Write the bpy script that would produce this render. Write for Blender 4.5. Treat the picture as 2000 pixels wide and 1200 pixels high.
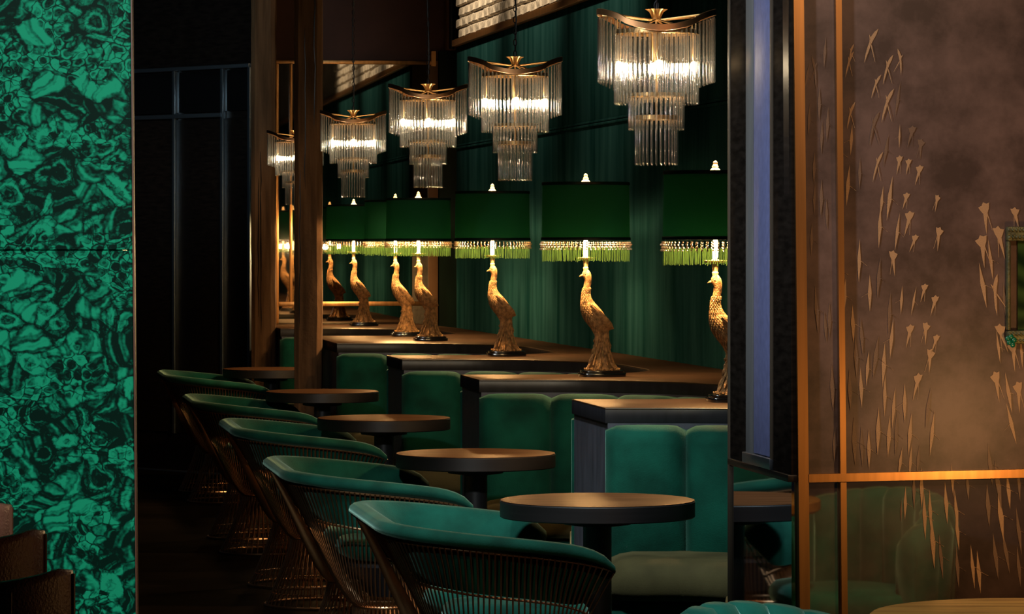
import bpy, bmesh, math, random
from mathutils import Vector, Matrix
random.seed(7)
R = random.Random(11)
for o in list(bpy.data.objects): bpy.data.objects.remove(o)
scene = bpy.context.scene
COL = scene.collection
PI = math.pi

# ------------------------------------------------------------------ camera
F = 6800.0           # focal length in pixels of a 2000 px wide frame
H = 1.5              # eye height
HORIZ = 473.0        # horizon row
cam_d = bpy.data.cameras.new('camera')
cam = bpy.data.objects.new('camera', cam_d); COL.objects.link(cam)
cam.location = (0, 0, H); cam.rotation_euler = (PI/2, 0, 0)
cam_d.sensor_fit = 'HORIZONTAL'; cam_d.sensor_width = 36.0
cam_d.lens = F/2000*36.0
cam_d.shift_y = -(600-HORIZ)/2000
cam_d.clip_start = 0.1; cam_d.clip_end = 200
scene.camera = cam

# ------------------------------------------------------------------ world, exposure
scene.view_settings.view_transform = 'Standard'
scene.view_settings.look = 'None'
scene.view_settings.exposure = 0.0
scene.view_settings.gamma = 1.0
scene.view_settings.use_curve_mapping = False
try:
    scene.cycles.transparent_max_bounces = 48; scene.cycles.transmission_bounces = 16; scene.cycles.max_bounces = 20
    scene.cycles.sample_clamp_indirect = 4.0
    scene.cycles.caustics_reflective = False
    scene.cycles.caustics_refractive = False
except Exception: pass
w = bpy.data.worlds.new('world'); scene.world = w; w.use_nodes = True
w.node_tree.nodes['Background'].inputs[0].default_value = (0.6, 0.75, 1, 1)
w.node_tree.nodes['Background'].inputs[1].default_value = 0.004

K = 0.1559
ANG = math.atan(K)
def W(t, Z, z=0.0): return Vector((t-K*Z, Z, z))
def P(px, py, Z): return Vector(((px-1000)/F*Z, Z, H-(py-HORIZ)/F*Z))

def light(name, kind, loc, energy, color, **kw):
    d = bpy.data.lights.new(name, kind); d.energy = energy; d.color = color
    for k, v in kw.items():
        if k != 'aim': setattr(d, k, v)
    o = bpy.data.objects.new(name, d); COL.objects.link(o); o.location = loc
    if 'aim' in kw:
        o.rotation_euler = (Vector(kw['aim'])-Vector(loc)).to_track_quat('-Z', 'Y').to_euler()
    return o
rad = math.radians
# ceiling spots of the room (out of frame), and spots added to brighten single surfaces
light('malachite_spot', 'SPOT', (-0.9, 5.0, 3.3), 520, (0.97, 1.0, 0.95), spot_size=rad(38), spot_blend=0.6, shadow_soft_size=0.1, aim=(-1.32, 9.6, 1.65))
light('booth_spot', 'SPOT', (-0.45, 8.3, 3.8), 540, (0.76, 0.94, 1.0), spot_size=rad(42), spot_blend=0.9, shadow_soft_size=0.15, aim=(0.1, 10.5, 0.6))
light('panel_spot', 'SPOT', (1.35, 6.3, 3.0), 100, (1.0, 0.62, 0.36), spot_size=rad(80), spot_blend=0.9, shadow_soft_size=0.12, aim=(1.25, 8.8, 1.5))
light('table_lamp_light', 'POINT', (1.42, 8.05, 1.02), 11, (1.0, 0.5, 0.16), shadow_soft_size=0.06)
light('aisle_spot', 'SPOT', W(0.95, 11.2, 3.75), 230, (0.75, 0.9, 1.0), spot_size=rad(26), spot_blend=0.9, shadow_soft_size=0.12, aim=W(2.02, 11.7, 0.7))
light('return_spot', 'SPOT', (-2.2, 6.6, 2.9), 560, (0.8, 0.88, 1.0), spot_size=rad(30), spot_blend=0.9, shadow_soft_size=0.15, aim=(0.6, 9.0, 1.8))  # added cool spot, brightens the return wall and its blue strip
light('front_spot', 'SPOT', (0.1, 5.6, 3.3), 480, (0.75, 0.93, 1.0), spot_size=rad(30), spot_blend=0.7, shadow_soft_size=0.1, aim=(0.55, 7.3, 0.7))
light('chair_spot', 'SPOT', (1.15, 8.35, 3.0), 200, (1.0, 0.74, 0.4), spot_size=rad(34), spot_blend=0.8, shadow_soft_size=0.1, aim=(1.6, 7.1, 0.55))  # added warm spot so the tub chair shows in the glazed paper
light('grid_spot', 'SPOT', (-2.6, 15.5, 3.7), 420, (0.65, 0.88, 1.0), spot_size=rad(26), spot_blend=0.9, shadow_soft_size=0.3, aim=(-2.3, 22.7, 2.7))  # added cool spot to brighten the steel grid
for z_ in (16.9, 18.9, 20.8):
    light('brick_wash', 'SPOT', W(2.25, z_, 3.82), 135, (1.0, 0.78, 0.52), spot_size=rad(84), spot_blend=0.6, shadow_soft_size=0.05, aim=W(3.2, z_+.3, 3.25))

# ------------------------------------------------------------------ materials
def nodes(name):
    m = bpy.data.materials.new(name); m.use_nodes = True
    nt = m.node_tree; b = nt.nodes['Principled BSDF']
    return m, nt, b
def N(nt, kind, **kw):
    n = nt.nodes.new(kind)
    for k, v in kw.items():
        if isinstance(k, str) and hasattr(n, k): setattr(n, k, v)
    return n
def mat(name, col, rough=0.5, metal=0.0, var=0.0, scale=(8, 8, 8), bump=0.0, bscale=60, sheen=0.0, sheen_col=None, coat=0.0, spec=0.5, detail=6):
    m, nt, b = nodes(name)
    b.inputs['Base Color'].default_value = (*col, 1)
    b.inputs['Roughness'].default_value = rough
    b.inputs['Metallic'].default_value = metal
    b.inputs['Specular IOR Level'].default_value = spec
    if sheen:
        b.inputs['Sheen Weight'].default_value = sheen
        b.inputs['Sheen Roughness'].default_value = 0.35
        b.inputs['Sheen Tint'].default_value = (*(sheen_col or col), 1)
    if coat:
        b.inputs['Coat Weight'].default_value = coat; b.inputs['Coat Roughness'].default_value = 0.08
    tc = N(nt, 'ShaderNodeTexCoord')
    if var:
        mp = N(nt, 'ShaderNodeMapping'); mp.inputs['Scale'].default_value = scale
        nz = N(nt, 'ShaderNodeTexNoise'); nz.inputs['Scale'].default_value = 1.0; nz.inputs['Detail'].default_value = detail
        rp = N(nt, 'ShaderNodeValToRGB')
        rp.color_ramp.elements[0].position = 0.32; rp.color_ramp.elements[1].position = 0.7
        rp.color_ramp.elements[0].color = (*[c*(1-var) for c in col], 1)
        rp.color_ramp.elements[1].color = (*[min(1, c*(1+var)) for c in col], 1)
        nt.links.new(tc.outputs['Object'], mp.inputs['Vector']); nt.links.new(mp.outputs['Vector'], nz.inputs['Vector'])
        nt.links.new(nz.outputs['Fac'], rp.inputs['Fac']); nt.links.new(rp.outputs['Color'], b.inputs['Base Color'])
    if bump:
        n2 = N(nt, 'ShaderNodeTexNoise'); n2.inputs['Scale'].default_value = bscale; n2.inputs['Detail'].default_value = 4
        bp = N(nt, 'ShaderNodeBump'); bp.inputs['Strength'].default_value = bump; bp.inputs['Distance'].default_value = 0.01
        nt.links.new(tc.outputs['Object'], n2.inputs['Vector']); nt.links.new(n2.outputs['Fac'], bp.inputs['Height'])
        nt.links.new(bp.outputs['Normal'], b.inputs['Normal'])
    return m
M = {}
M['velvet'] = mat('teal velvet', (0.004, 0.060, 0.040), 0.85, var=0.35, scale=(9, 9, 9), sheen=0.5, sheen_col=(0.42, 0.68, 0.55), bump=0.12, bscale=180, spec=0.15)
M['velvet_booth'] = mat('green booth velvet', (0.004, 0.062, 0.038), 0.85, var=0.4, scale=(7, 7, 7), sheen=0.35, sheen_col=(0.30, 0.60, 0.45), bump=0.15, bscale=220, spec=0.15)
M['seat_velvet'] = mat('olive seat velvet', (0.070, 0.056, 0.022), 0.85, var=0.3, scale=(6, 6, 6), sheen=0.4, sheen_col=(0.6, 0.48, 0.24), bump=0.1, bscale=200, spec=0.15)
M['wire'] = mat('bronze wire', (0.60, 0.35, 0.19), 0.33, 1.0)
M['brass'] = mat('brushed copper brass', (0.62, 0.31, 0.11), 0.34, 1.0, var=0.15, scale=(60, 60, 2))
M['old_brass'] = mat('old brass', (0.42, 0.24, 0.09), 0.38, 1.0, var=0.3, scale=(30, 30, 30))
M['gold'] = mat('antique gold bird', (0.38, 0.19, 0.066), 0.42, 0.5, var=0.6, scale=(60, 60, 60), bump=0.5, bscale=260)
M['black_gloss'] = mat('black lacquer', (0.006, 0.006, 0.006), 0.12, coat=0.5)
M['counter'] = mat('dark stained counter', (0.092, 0.042, 0.018), 0.38, var=0.45, scale=(4, 40, 40), bump=0.06, bscale=90)
M['panel_dark'] = mat('dark painted panel', (0.052, 0.050, 0.060), 0.5, var=0.3, scale=(20, 20, 5), bump=0.05)
M['table_top'] = mat('walnut tabletop', (0.095, 0.037, 0.015), 0.45, var=0.35, scale=(3, 30, 30), bump=0.05, bscale=80)
M['table_edge'] = mat('dark table edge', (0.009, 0.007, 0.0075), 0.45, var=0.3, scale=(3, 3, 80))
M['iron'] = mat('dark iron', (0.020, 0.020, 0.024), 0.42, 0.3)
M['timber'] = mat('old timber', (0.125, 0.066, 0.032), 0.95, spec=0.1, var=0.4, scale=(30, 30, 2), bump=0.5, bscale=25)
M['floor'] = mat('dark floor', (0.012, 0.008, 0.006), 0.42, var=0.4, scale=(1.2, 9, 1), bump=0.05, bscale=30)
M['ceiling'] = mat('dark ceiling', (0.016, 0.010, 0.008), 0.9)
M['brown_wall'] = mat('brown end wall', (0.085, 0.036, 0.024), 0.9, var=0.2, scale=(3, 3, 3))
M['dark_green'] = mat('dark green board', (0.006, 0.022, 0.016), 0.7, var=0.3, scale=(20, 20, 2))
M['dark_wood'] = mat('near black wood', (0.012, 0.008, 0.006), 0.35, var=0.5, scale=(12, 12, 60))
M['dull_bronze'] = mat('dull bronze', (0.06, 0.042, 0.025), 0.6, spec=0.3)
M['frame_bronze'] = mat('brown bronze frame', (0.15, 0.075, 0.032), 0.6, spec=0.2)
M['crown'] = mat('dark copper band', (0.36, 0.17, 0.07), 0.4, 1.0, var=0.2, scale=(20, 20, 20))
M['nickel'] = mat('brushed nickel', (0.45, 0.47, 0.5), 0.35, 1.0)
M['grid_steel'] = mat('steel grid', (0.42, 0.5, 0.56), 0.4, 1.0)
M['blue_reflect'] = mat('slate blue reflection', (0.115, 0.13, 0.255), 0.6, var=0.12, scale=(40, 40, 40), bump=0.05)  # bluish reflected light put into the base colour
M['leather'] = mat('brown leather', (0.17, 0.075, 0.05), 0.42, var=0.3, scale=(10, 10, 10), bump=0.25, bscale=160)
M['leather_trim'] = mat('tan leather piping', (0.13, 0.05, 0.025), 0.45)
M['brick'] = mat('whitewashed brick', (0.50, 0.43, 0.34), 0.9, var=0.55, scale=(14, 14, 14), bump=0.9, bscale=35)
M['mortar'] = mat('grey mortar', (0.26, 0.22, 0.17), 0.95, var=0.3, bump=0.5, bscale=40)
M['shade'] = None
M['leaf_paint'] = mat('gilt leaf paint', (0.36, 0.215, 0.105), 0.5, var=0.3, scale=(60, 60, 60))
M['leaf_faint'] = mat('faded leaf paint', (0.145, 0.085, 0.050), 0.5, var=0.4, scale=(60, 60, 60))
M['frame_green'] = mat('verdigris frame', (0.085, 0.085, 0.035), 0.45, 0.5, var=0.4, scale=(40, 40, 40), bump=0.3, bscale=120)

def mat_wood(name, c0, c1, scale, gl=.05, rough=.3):
    m, nt, b = nodes(name); L = nt.links.new
    tc = N(nt, 'ShaderNodeTexCoord'); mp = N(nt, 'ShaderNodeMapping'); mp.inputs['Scale'].default_value = scale
    nz = N(nt, 'ShaderNodeTexNoise'); nz.inputs['Scale'].default_value = 1; nz.inputs['Detail'].default_value = 6
    rp = N(nt, 'ShaderNodeValToRGB'); rp.color_ramp.elements[0].position = .33; rp.color_ramp.elements[1].position = .7
    rp.color_ramp.elements[0].color = (*c0, 1); rp.color_ramp.elements[1].color = (*c1, 1)
    d = N(nt, 'ShaderNodeBsdfDiffuse'); g = N(nt, 'ShaderNodeBsdfGlossy'); g.inputs['Roughness'].default_value = rough; g.inputs[0].default_value = (1, .85, .65, 1)
    mx = N(nt, 'ShaderNodeMixShader'); mx.inputs[0].default_value = gl
    L(tc.outputs['Object'], mp.inputs[0]); L(mp.outputs[0], nz.inputs['Vector']); L(nz.outputs['Fac'], rp.inputs[0]); L(rp.outputs[0], d.inputs[0])
    L(d.outputs[0], mx.inputs[1]); L(g.outputs[0], mx.inputs[2]); L(mx.outputs[0], nt.nodes['Material Output'].inputs[0]); nt.nodes.remove(b); return m
M['table_top'] = mat_wood('walnut tabletop', (.085, .034, .013), (.150, .062, .025), (3, 34, 30), .05)
M['counter'] = mat_wood('dark stained counter', (.026, .012, .006), (.056, .026, .012), (3, 40, 40), .09, .33)
M['edge_dark'] = mat_wood('black edge band', (.012, .011, .013), (.022, .020, .023), (30, 30, 3), .03, .35)
M['stile'] = mat_wood('matt black oak', (.006, .0045, .0035), (.016, .012, .009), (12, 12, 60), .006, .4)
M['grey_strip'] = mat_wood('satin grey strip', (.11, .11, .105), (.14, .14, .13), (20, 20, 3), .02, .4)
M['floor'] = mat_wood('dark floor', (.006, .004, .003), (.011, .007, .005), (1.2, 9, 1), .03, .4)
M['dark_green'] = mat_wood('dark green board', (.002, .008, .006), (.004, .014, .010), (20, 20, 2), .01, .5)
def mat_mirror(name, tint, rough=0.02, mixd=None, fac=1.0):
    m, nt, b = nodes(name)
    g = N(nt, 'ShaderNodeBsdfGlossy'); g.inputs['Color'].default_value = (*tint, 1); g.inputs['Roughness'].default_value = rough
    out = nt.nodes['Material Output']
    nt.links.new(g.outputs[0], out.inputs[0]); nt.nodes.remove(b)
    return m
M['mirror'] = mat_mirror('antique mirror', (0.62, 0.60, 0.55), 0.02)
M['dark_mirror'] = mat_mirror('smoked mirror', (0.60, 0.62, 0.66), 0.03)

def mat_emit(name, col, s):
    m, nt, b = nodes(name)
    b.inputs['Base Color'].default_value = (1, 0.9, 0.7, 1)
    b.inputs['Emission Color'].default_value = (*col, 1); b.inputs['Emission Strength'].default_value = s
    return m
M['bulb'] = mat_emit('candle bulb', (1.0, 0.84, 0.55), 13)
M['lamp_bulb'] = mat_emit('lamp bulb', (1.0, 0.60, 0.22), 3.0)
M['pale_brass'] = mat('pale warm brass', (0.80, 0.50, 0.22), 0.4, 0.35)

def mat_shade():
    m, nt, b = nodes('green silk shade')
    d = N(nt, 'ShaderNodeBsdfDiffuse'); d.inputs[0].default_value = (0.009, 0.050, 0.028, 1)
    t = N(nt, 'ShaderNodeBsdfTranslucent'); t.inputs[0].default_value = (0.030, 0.100, 0.055, 1)
    mx = N(nt, 'ShaderNodeMixShader'); mx.inputs[0].default_value = 0.30
    nt.links.new(d.outputs[0], mx.inputs[1]); nt.links.new(t.outputs[0], mx.inputs[2])
    nt.links.new(mx.outputs[0], nt.nodes['Material Output'].inputs[0]); return m
M['shade'] = mat_shade()
def mat_trans(name, dc, tcx, fac, gl=0.0):
    m, nt, b = nodes(name)
    d = N(nt, 'ShaderNodeBsdfDiffuse'); d.inputs[0].default_value = (*dc, 1)
    t = N(nt, 'ShaderNodeBsdfTranslucent'); t.inputs[0].default_value = (*tcx, 1)
    mx = N(nt, 'ShaderNodeMixShader'); mx.inputs[0].default_value = fac
    nt.links.new(d.outputs[0], mx.inputs[1]); nt.links.new(t.outputs[0], mx.inputs[2])
    last = mx
    if gl:
        g = N(nt, 'ShaderNodeBsdfGlossy'); g.inputs['Roughness'].default_value = 0.15; g.inputs[0].default_value = (1, 0.95, 0.85, 1)
        m2 = N(nt, 'ShaderNodeMixShader'); m2.inputs[0].default_value = gl
        nt.links.new(mx.outputs[0], m2.inputs[1]); nt.links.new(g.outputs[0], m2.inputs[2]); last = m2
    nt.links.new(last.outputs[0], nt.nodes['Material Output'].inputs[0]); return m
M['fringe'] = mat_trans('green silk fringe', (0.010, 0.022, 0.005), (0.013, 0.026, 0.006), 0.55)
M['bead'] = mat_trans('champagne beads', (0.34, 0.22, 0.12), (0.38, 0.26, 0.15), 0.5, 0.3)
M['finial'] = mat_trans('crystal finial', (0.9, 0.7, 0.45), (0.95, 0.75, 0.5), 0.6, 0.2)
def mat_rod():
    m, nt, b = nodes('clear glass rod')
    tr = N(nt, 'ShaderNodeBsdfTransparent'); tr.inputs[0].default_value = (0.95, 0.94, 0.92, 1)
    g = N(nt, 'ShaderNodeBsdfGlass'); g.inputs['Roughness'].default_value = 0.03; g.inputs['IOR'].default_value = 1.5
    tl = N(nt, 'ShaderNodeBsdfTranslucent'); tl.inputs[0].default_value = (0.86, 0.88, 0.84, 1)
    m1 = N(nt, 'ShaderNodeMixShader'); m2 = N(nt, 'ShaderNodeMixShader'); m1.inputs[0].default_value = 0.040; m2.inputs[0].default_value = 0.40
    nt.links.new(tr.outputs[0], m1.inputs[1]); nt.links.new(tl.outputs[0], m1.inputs[2])
    nt.links.new(m1.outputs[0], m2.inputs[1]); nt.links.new(g.outputs[0], m2.inputs[2])
    nt.links.new(m2.outputs[0], nt.nodes['Material Output'].inputs[0]); return m
M['rod'] = mat_rod()

def mat_malachite():
    m, nt, b = nodes('malachite')
    L = nt.links.new
    def math_(op, a, bb=None, c=None):
        n = N(nt, 'ShaderNodeMath', operation=op)
        for i, x in enumerate((a, bb, c)):
            if x is None: continue
            if isinstance(x, (int, float)): n.inputs[i].default_value = x
            else: L(x, n.inputs[i])
        return n.outputs[0]
    tc = N(nt, 'ShaderNodeTexCoord')
    mp = N(nt, 'ShaderNodeMapping'); mp.inputs['Scale'].default_value = (1, 0, 1.15)
    L(tc.outputs['Object'], mp.inputs['Vector'])
    nz = N(nt, 'ShaderNodeTexNoise'); nz.inputs['Scale'].default_value = 9; nz.inputs['Detail'].default_value = 4
    L(mp.outputs[0], nz.inputs['Vector'])
    sub = N(nt, 'ShaderNodeVectorMath', operation='SUBTRACT'); sub.inputs[1].default_value = (.5, .5, .5)
    L(nz.outputs['Color'], sub.inputs[0])
    sc = N(nt, 'ShaderNodeVectorMath', operation='SCALE'); sc.inputs['Scale'].default_value = 0.085; L(sub.outputs[0], sc.inputs[0])
    add = N(nt, 'ShaderNodeVectorMath', operation='ADD'); L(mp.outputs[0], add.inputs[0]); L(sc.outputs[0], add.inputs[1])
    def layer(scale, freq, ring):
        v = N(nt, 'ShaderNodeTexVoronoi'); v.inputs['Scale'].default_value = scale; L(add.outputs[0], v.inputs['Vector'])
        e = N(nt, 'ShaderNodeTexVoronoi', feature='DISTANCE_TO_EDGE'); e.inputs['Scale'].default_value = scale; L(add.outputs[0], e.inputs['Vector'])
        sp = N(nt, 'ShaderNodeSeparateColor'); L(v.outputs['Color'], sp.inputs[0])
        rel = N(nt, 'ShaderNodeVectorMath', operation='SUBTRACT'); L(add.outputs[0], rel.inputs[0])
        L(v.outputs['Position'], rel.inputs[1])
        ro = N(nt, 'ShaderNodeVectorRotate', rotation_type='Y_AXIS'); L(rel.outputs[0], ro.inputs['Vector'])
        L(math_('MULTIPLY', sp.outputs[0], 6.283), ro.inputs['Angle'])
        sx = N(nt, 'ShaderNodeSeparateXYZ'); L(ro.outputs[0], sx.inputs[0])
        z2 = math_('MULTIPLY', sx.outputs[2], sx.outputs[2])
        lin = math_('ADD', sx.outputs[0], math_('MULTIPLY', z2, 4.0))
        ln = N(nt, 'ShaderNodeVectorMath', operation='LENGTH'); L(rel.outputs[0], ln.inputs[0])
        pick = math_('GREATER_THAN', sp.outputs[1], 1-ring)
        co = math_('ADD', math_('MULTIPLY', lin, math_('SUBTRACT', 1.0, pick)), math_('MULTIPLY', ln.outputs['Value'], pick))
        ph = math_('ADD', math_('MULTIPLY', co, freq), math_('MULTIPLY', nz.outputs['Fac'], 7.0))
        s1 = math_('SINE', ph); s2 = math_('SINE', math_('MULTIPLY', ph, 2.7))
        band = math_('ADD', math_('MULTIPLY', s1, 0.28), math_('MULTIPLY', s2, 0.14))
        lev = math_('ADD', math_('MULTIPLY', sp.outputs[2], 0.85), band)
        edge = N(nt, 'ShaderNodeMapRange'); edge.inputs[1].default_value = 0.0; edge.inputs[2].default_value = 0.10; L(e.outputs['Distance'], edge.inputs[0])
        return math_('MULTIPLY', lev, math_('ADD', math_('MULTIPLY', edge.outputs[0], 0.75), 0.25)), sp
    a, spa = layer(12.5, 150, 0.3)
    c, spc = layer(34, 230, 0.8)
    n2 = N(nt, 'ShaderNodeTexNoise'); n2.inputs['Scale'].default_value = 4.5; n2.inputs['Detail'].default_value = 3; L(mp.outputs[0], n2.inputs['Vector'])
    sel = N(nt, 'ShaderNodeMapRange'); sel.inputs[1].default_value = 0.50; sel.inputs[2].default_value = 0.54; L(n2.outputs['Fac'], sel.inputs[0])
    mix = math_('ADD', math_('MULTIPLY', a, math_('SUBTRACT', 1.0, sel.outputs[0])), math_('MULTIPLY', c, sel.outputs[0]))
    n3 = N(nt, 'ShaderNodeTexNoise'); n3.inputs['Scale'].default_value = 70; n3.inputs['Detail'].default_value = 6; L(mp.outputs[0], n3.inputs['Vector'])
    mix = math_('ADD', mix, math_('MULTIPLY', math_('SUBTRACT', n3.outputs['Fac'], 0.5), 0.75))
    cr_ = N(nt, 'ShaderNodeTexVoronoi', feature='DISTANCE_TO_EDGE'); cr_.inputs['Scale'].default_value = 48; L(add.outputs[0], cr_.inputs['Vector'])
    ce = N(nt, 'ShaderNodeMapRange'); ce.inputs[2].default_value = 0.12; L(cr_.outputs['Distance'], ce.inputs[0])
    br = math_('GREATER_THAN', spa.outputs[1], 0.45)
    mix = math_('SUBTRACT', mix, math_('MULTIPLY', math_('MULTIPLY', math_('SUBTRACT', 1.0, ce.outputs[0]), br), 0.22))
    rp = N(nt, 'ShaderNodeValToRGB'); cr = rp.color_ramp
    cr.elements[0].position = 0.06; cr.elements[0].color = (0.001, 0.020, 0.013, 1)
    cr.elements[1].position = 0.74; cr.elements[1].color = (0.012, 0.43, 0.235, 1)
    for p_, c_ in ((0.16, (0.001, 0.050, 0.030)), (0.30, (0.002, 0.115, 0.066)), (0.48, (0.005, 0.25, 0.138))):
        el = cr.elements.new(p_); el.color = (*c_, 1)
    L(mix, rp.inputs['Fac']); L(rp.outputs['Color'], b.inputs['Base Color'])
    b.inputs['Roughness'].default_value = 0.5; b.inputs['Specular IOR Level'].default_value = 0.06
    return m
M['malachite'] = mat_malachite()

def mat_ribbed():
    m, nt, b = nodes('ribbed green wall')
    L = nt.links.new
    tc = N(nt, 'ShaderNodeTexCoord')
    wv = N(nt, 'ShaderNodeTexWave', wave_type='BANDS', bands_direction='X'); wv.inputs['Scale'].default_value = 20.0
    L(tc.outputs['Object'], wv.inputs['Vector'])
    mp = N(nt, 'ShaderNodeMapping'); mp.inputs['Scale'].default_value = (9, 9, 1.2); L(tc.outputs['Object'], mp.inputs['Vector'])
    nz = N(nt, 'ShaderNodeTexNoise'); nz.inputs['Scale'].default_value = 1.0; nz.inputs['Detail'].default_value = 5; L(mp.outputs[0], nz.inputs['Vector'])
    rp = N(nt, 'ShaderNodeValToRGB'); rp.color_ramp.elements[0].position = 0.3; rp.color_ramp.elements[1].position = 0.75
    rp.color_ramp.elements[0].color = (0.004, 0.025, 0.025, 1); rp.color_ramp.elements[1].color = (0.020, 0.066, 0.067, 1)
    df = N(nt, 'ShaderNodeBsdfDiffuse'); L(nz.outputs['Fac'], rp.inputs['Fac']); L(rp.outputs['Color'], df.inputs['Color'])
    bp = N(nt, 'ShaderNodeBump'); bp.inputs['Strength'].default_value = 0.55; bp.inputs['Distance'].default_value = 0.006
    L(wv.outputs['Fac'], bp.inputs['Height']); L(bp.outputs['Normal'], df.inputs['Normal'])
    L(df.outputs[0], nt.nodes['Material Output'].inputs[0]); nt.nodes.remove(b)
    return m
M['ribbed'] = mat_ribbed()

def mat_paper(name, refl):
    m, nt, b = nodes(name)
    L = nt.links.new
    tc = N(nt, 'ShaderNodeTexCoord')
    n1 = N(nt, 'ShaderNodeTexNoise'); n1.inputs['Scale'].default_value = 7; n1.inputs['Detail'].default_value = 9; n1.inputs['Roughness'].default_value = 0.62
    L(tc.outputs['Object'], n1.inputs['Vector'])
    rp = N(nt, 'ShaderNodeValToRGB'); rp.color_ramp.elements[0].position = 0.36; rp.color_ramp.elements[1].position = 0.62
    rp.color_ramp.elements[0].color = (0.042, 0.023, 0.017, 1); rp.color_ramp.elements[1].color = (0.118, 0.070, 0.054, 1)
    L(n1.outputs['Fac'], rp.inputs['Fac']); L(rp.outputs['Color'], b.inputs['Base Color'])
    b.inputs['Roughness'].default_value = 0.45
    if refl:
        g = N(nt, 'ShaderNodeBsdfGlossy'); g.inputs[0].default_value = (1, 0.95, 0.85, 1); g.inputs['Roughness'].default_value = 0.025
        mx = N(nt, 'ShaderNodeMixShader'); mx.inputs[0].default_value = refl
        L(b.outputs[0], mx.inputs[1]); L(g.outputs[0], mx.inputs[2]); L(mx.outputs[0], nt.nodes['Material Output'].inputs[0])
    return m
M['paper'] = mat_paper('bronze leaf wallpaper', 0.0)
M['paper_low'] = mat_paper('bronze glazed wallpaper', 0.55)

def mat_marble_green():
    m, nt, b = nodes('green swirled picture')
    tc = N(nt, 'ShaderNodeTexCoord')
    wv = N(nt, 'ShaderNodeTexWave', wave_type='RINGS'); wv.inputs['Scale'].default_value = 6; wv.inputs['Distortion'].default_value = 9; wv.inputs['Detail'].default_value = 4
    rp = N(nt, 'ShaderNodeValToRGB'); rp.color_ramp.elements[0].color = (0.004, 0.014, 0.003, 1); rp.color_ramp.elements[1].color = (0.028, 0.055, 0.010, 1)
    nt.links.new(tc.outputs['Object'], wv.inputs['Vector']); nt.links.new(wv.outputs['Fac'], rp.inputs['Fac']); nt.links.new(rp.outputs[0], b.inputs['Base Color'])
    b.inputs['Roughness'].default_value = 0.25
    return m
M['picture'] = mat_marble_green()

# ------------------------------------------------------------------ mesh helpers
class MB:
    def __init__(s): s.v = []; s.f = []
    def add(s, vs, fs):
        k = len(s.v); s.v += [tuple(v) for v in vs]; s.f += [tuple(i+k for i in f) for f in fs]; return s
    def box(s, lo, hi, bev=0.0, seg=2):
        bm = bmesh.new(); bmesh.ops.create_cube(bm, size=1)
        lo = Vector(lo); hi = Vector(hi)
        for v in bm.verts: v.co = Vector([(lo[i]+hi[i])/2+v.co[i]*(hi[i]-lo[i]) for i in range(3)])
        if bev: bmesh.ops.bevel(bm, geom=bm.edges[:], offset=bev, segments=seg, profile=0.5, affect='EDGES')
        return s.bm(bm)
    def bm(s, bm, mtx=None):
        bm.verts.index_update()
        vs = [(mtx @ v.co) if mtx else v.co.copy() for v in bm.verts]
        s.add(vs, [[v.index for v in f.verts] for f in bm.faces]); bm.free(); return s
    def rings(s, rs, cap0=True, cap1=True, closed=False):
        n = len(rs[0]); vs = [p for r in rs for p in r]; fs = []
        m = len(rs)
        for i in range(m if closed else m-1):
            a = i*n; b = ((i+1) % m)*n
            for j in range(n): fs.append((a+j, a+(j+1) % n, b+(j+1) % n, b+j))
        if not closed:
            if cap0: fs.append(tuple(reversed(range(n))))
            if cap1: fs.append(tuple((m-1)*n+j for j in range(n)))
        return s.add(vs, fs)
    def lathe(s, prof, n=24, c=(0, 0, 0), cap0=True, cap1=True):
        return s.rings([[(c[0]+r*math.cos(2*PI*j/n), c[1]+r*math.sin(2*PI*j/n), c[2]+z) for j in range(n)] for r, z in prof], cap0, cap1)
    def tube(s, path, r, n=6, closed=False):
        path = [Vector(p) for p in path]; rs = []; m = len(path)
        up = None
        for i, p in enumerate(path):
            if closed: d = path[(i+1) % m]-path[i-1]
            else: d = path[min(i+1, m-1)]-path[max(i-1, 0)]
            d.normalize()
            if up is None: up = Vector((0, 0, 1)) if abs(d.z) < .9 else Vector((1, 0, 0))
            x = d.cross(up)
            if x.length < 1e-5: x = d.orthogonal()
            x.normalize(); y = x.cross(d); up = y
            rr = r[i] if isinstance(r, (list, tuple)) else r
            rs.append([p+x*math.cos(2*PI*j/n)*rr+y*math.sin(2*PI*j/n)*rr for j in range(n)])
        return s.rings(rs, closed=closed)
    def prism(s, poly, z0, z1, bev=0.0):
        bm = bmesh.new()
        vs = [bm.verts.new((p[0], p[1], z0)) for p in poly]
        f = bm.faces.new(vs); bmesh.ops.recalc_face_normals(bm, faces=[f])
        r = bmesh.ops.extrude_face_region(bm, geom=[f])
        for g in r['geom']:
            if isinstance(g, bmesh.types.BMVert): g.co.z = z1
        bmesh.ops.recalc_face_normals(bm, faces=bm.faces)
        if bev:
            es = [e for e in bm.edges if abs(e.verts[0].co.z-e.verts[1].co.z) < 1e-6]
            bmesh.ops.bevel(bm, geom=es, offset=bev, segments=2, profile=0.5, affect='EDGES')
        bmesh.ops.triangulate(bm, faces=[f for f in bm.faces if len(f.verts) > 4])
        return s.bm(bm)
    def sphere(s, c, r, nu=8, nv=6, sc=(1, 1, 1)):
        rs = []
        for i in range(nv+1):
            a = -PI/2+PI*i/nv; rr = max(1e-4, math.cos(a))
            rs.append([(c[0]+r*sc[0]*rr*math.cos(2*PI*j/nu), c[1]+r*sc[1]*rr*math.sin(2*PI*j/nu), c[2]+r*sc[2]*math.sin(a)) for j in range(nu)])
        return s.rings(rs)
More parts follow.
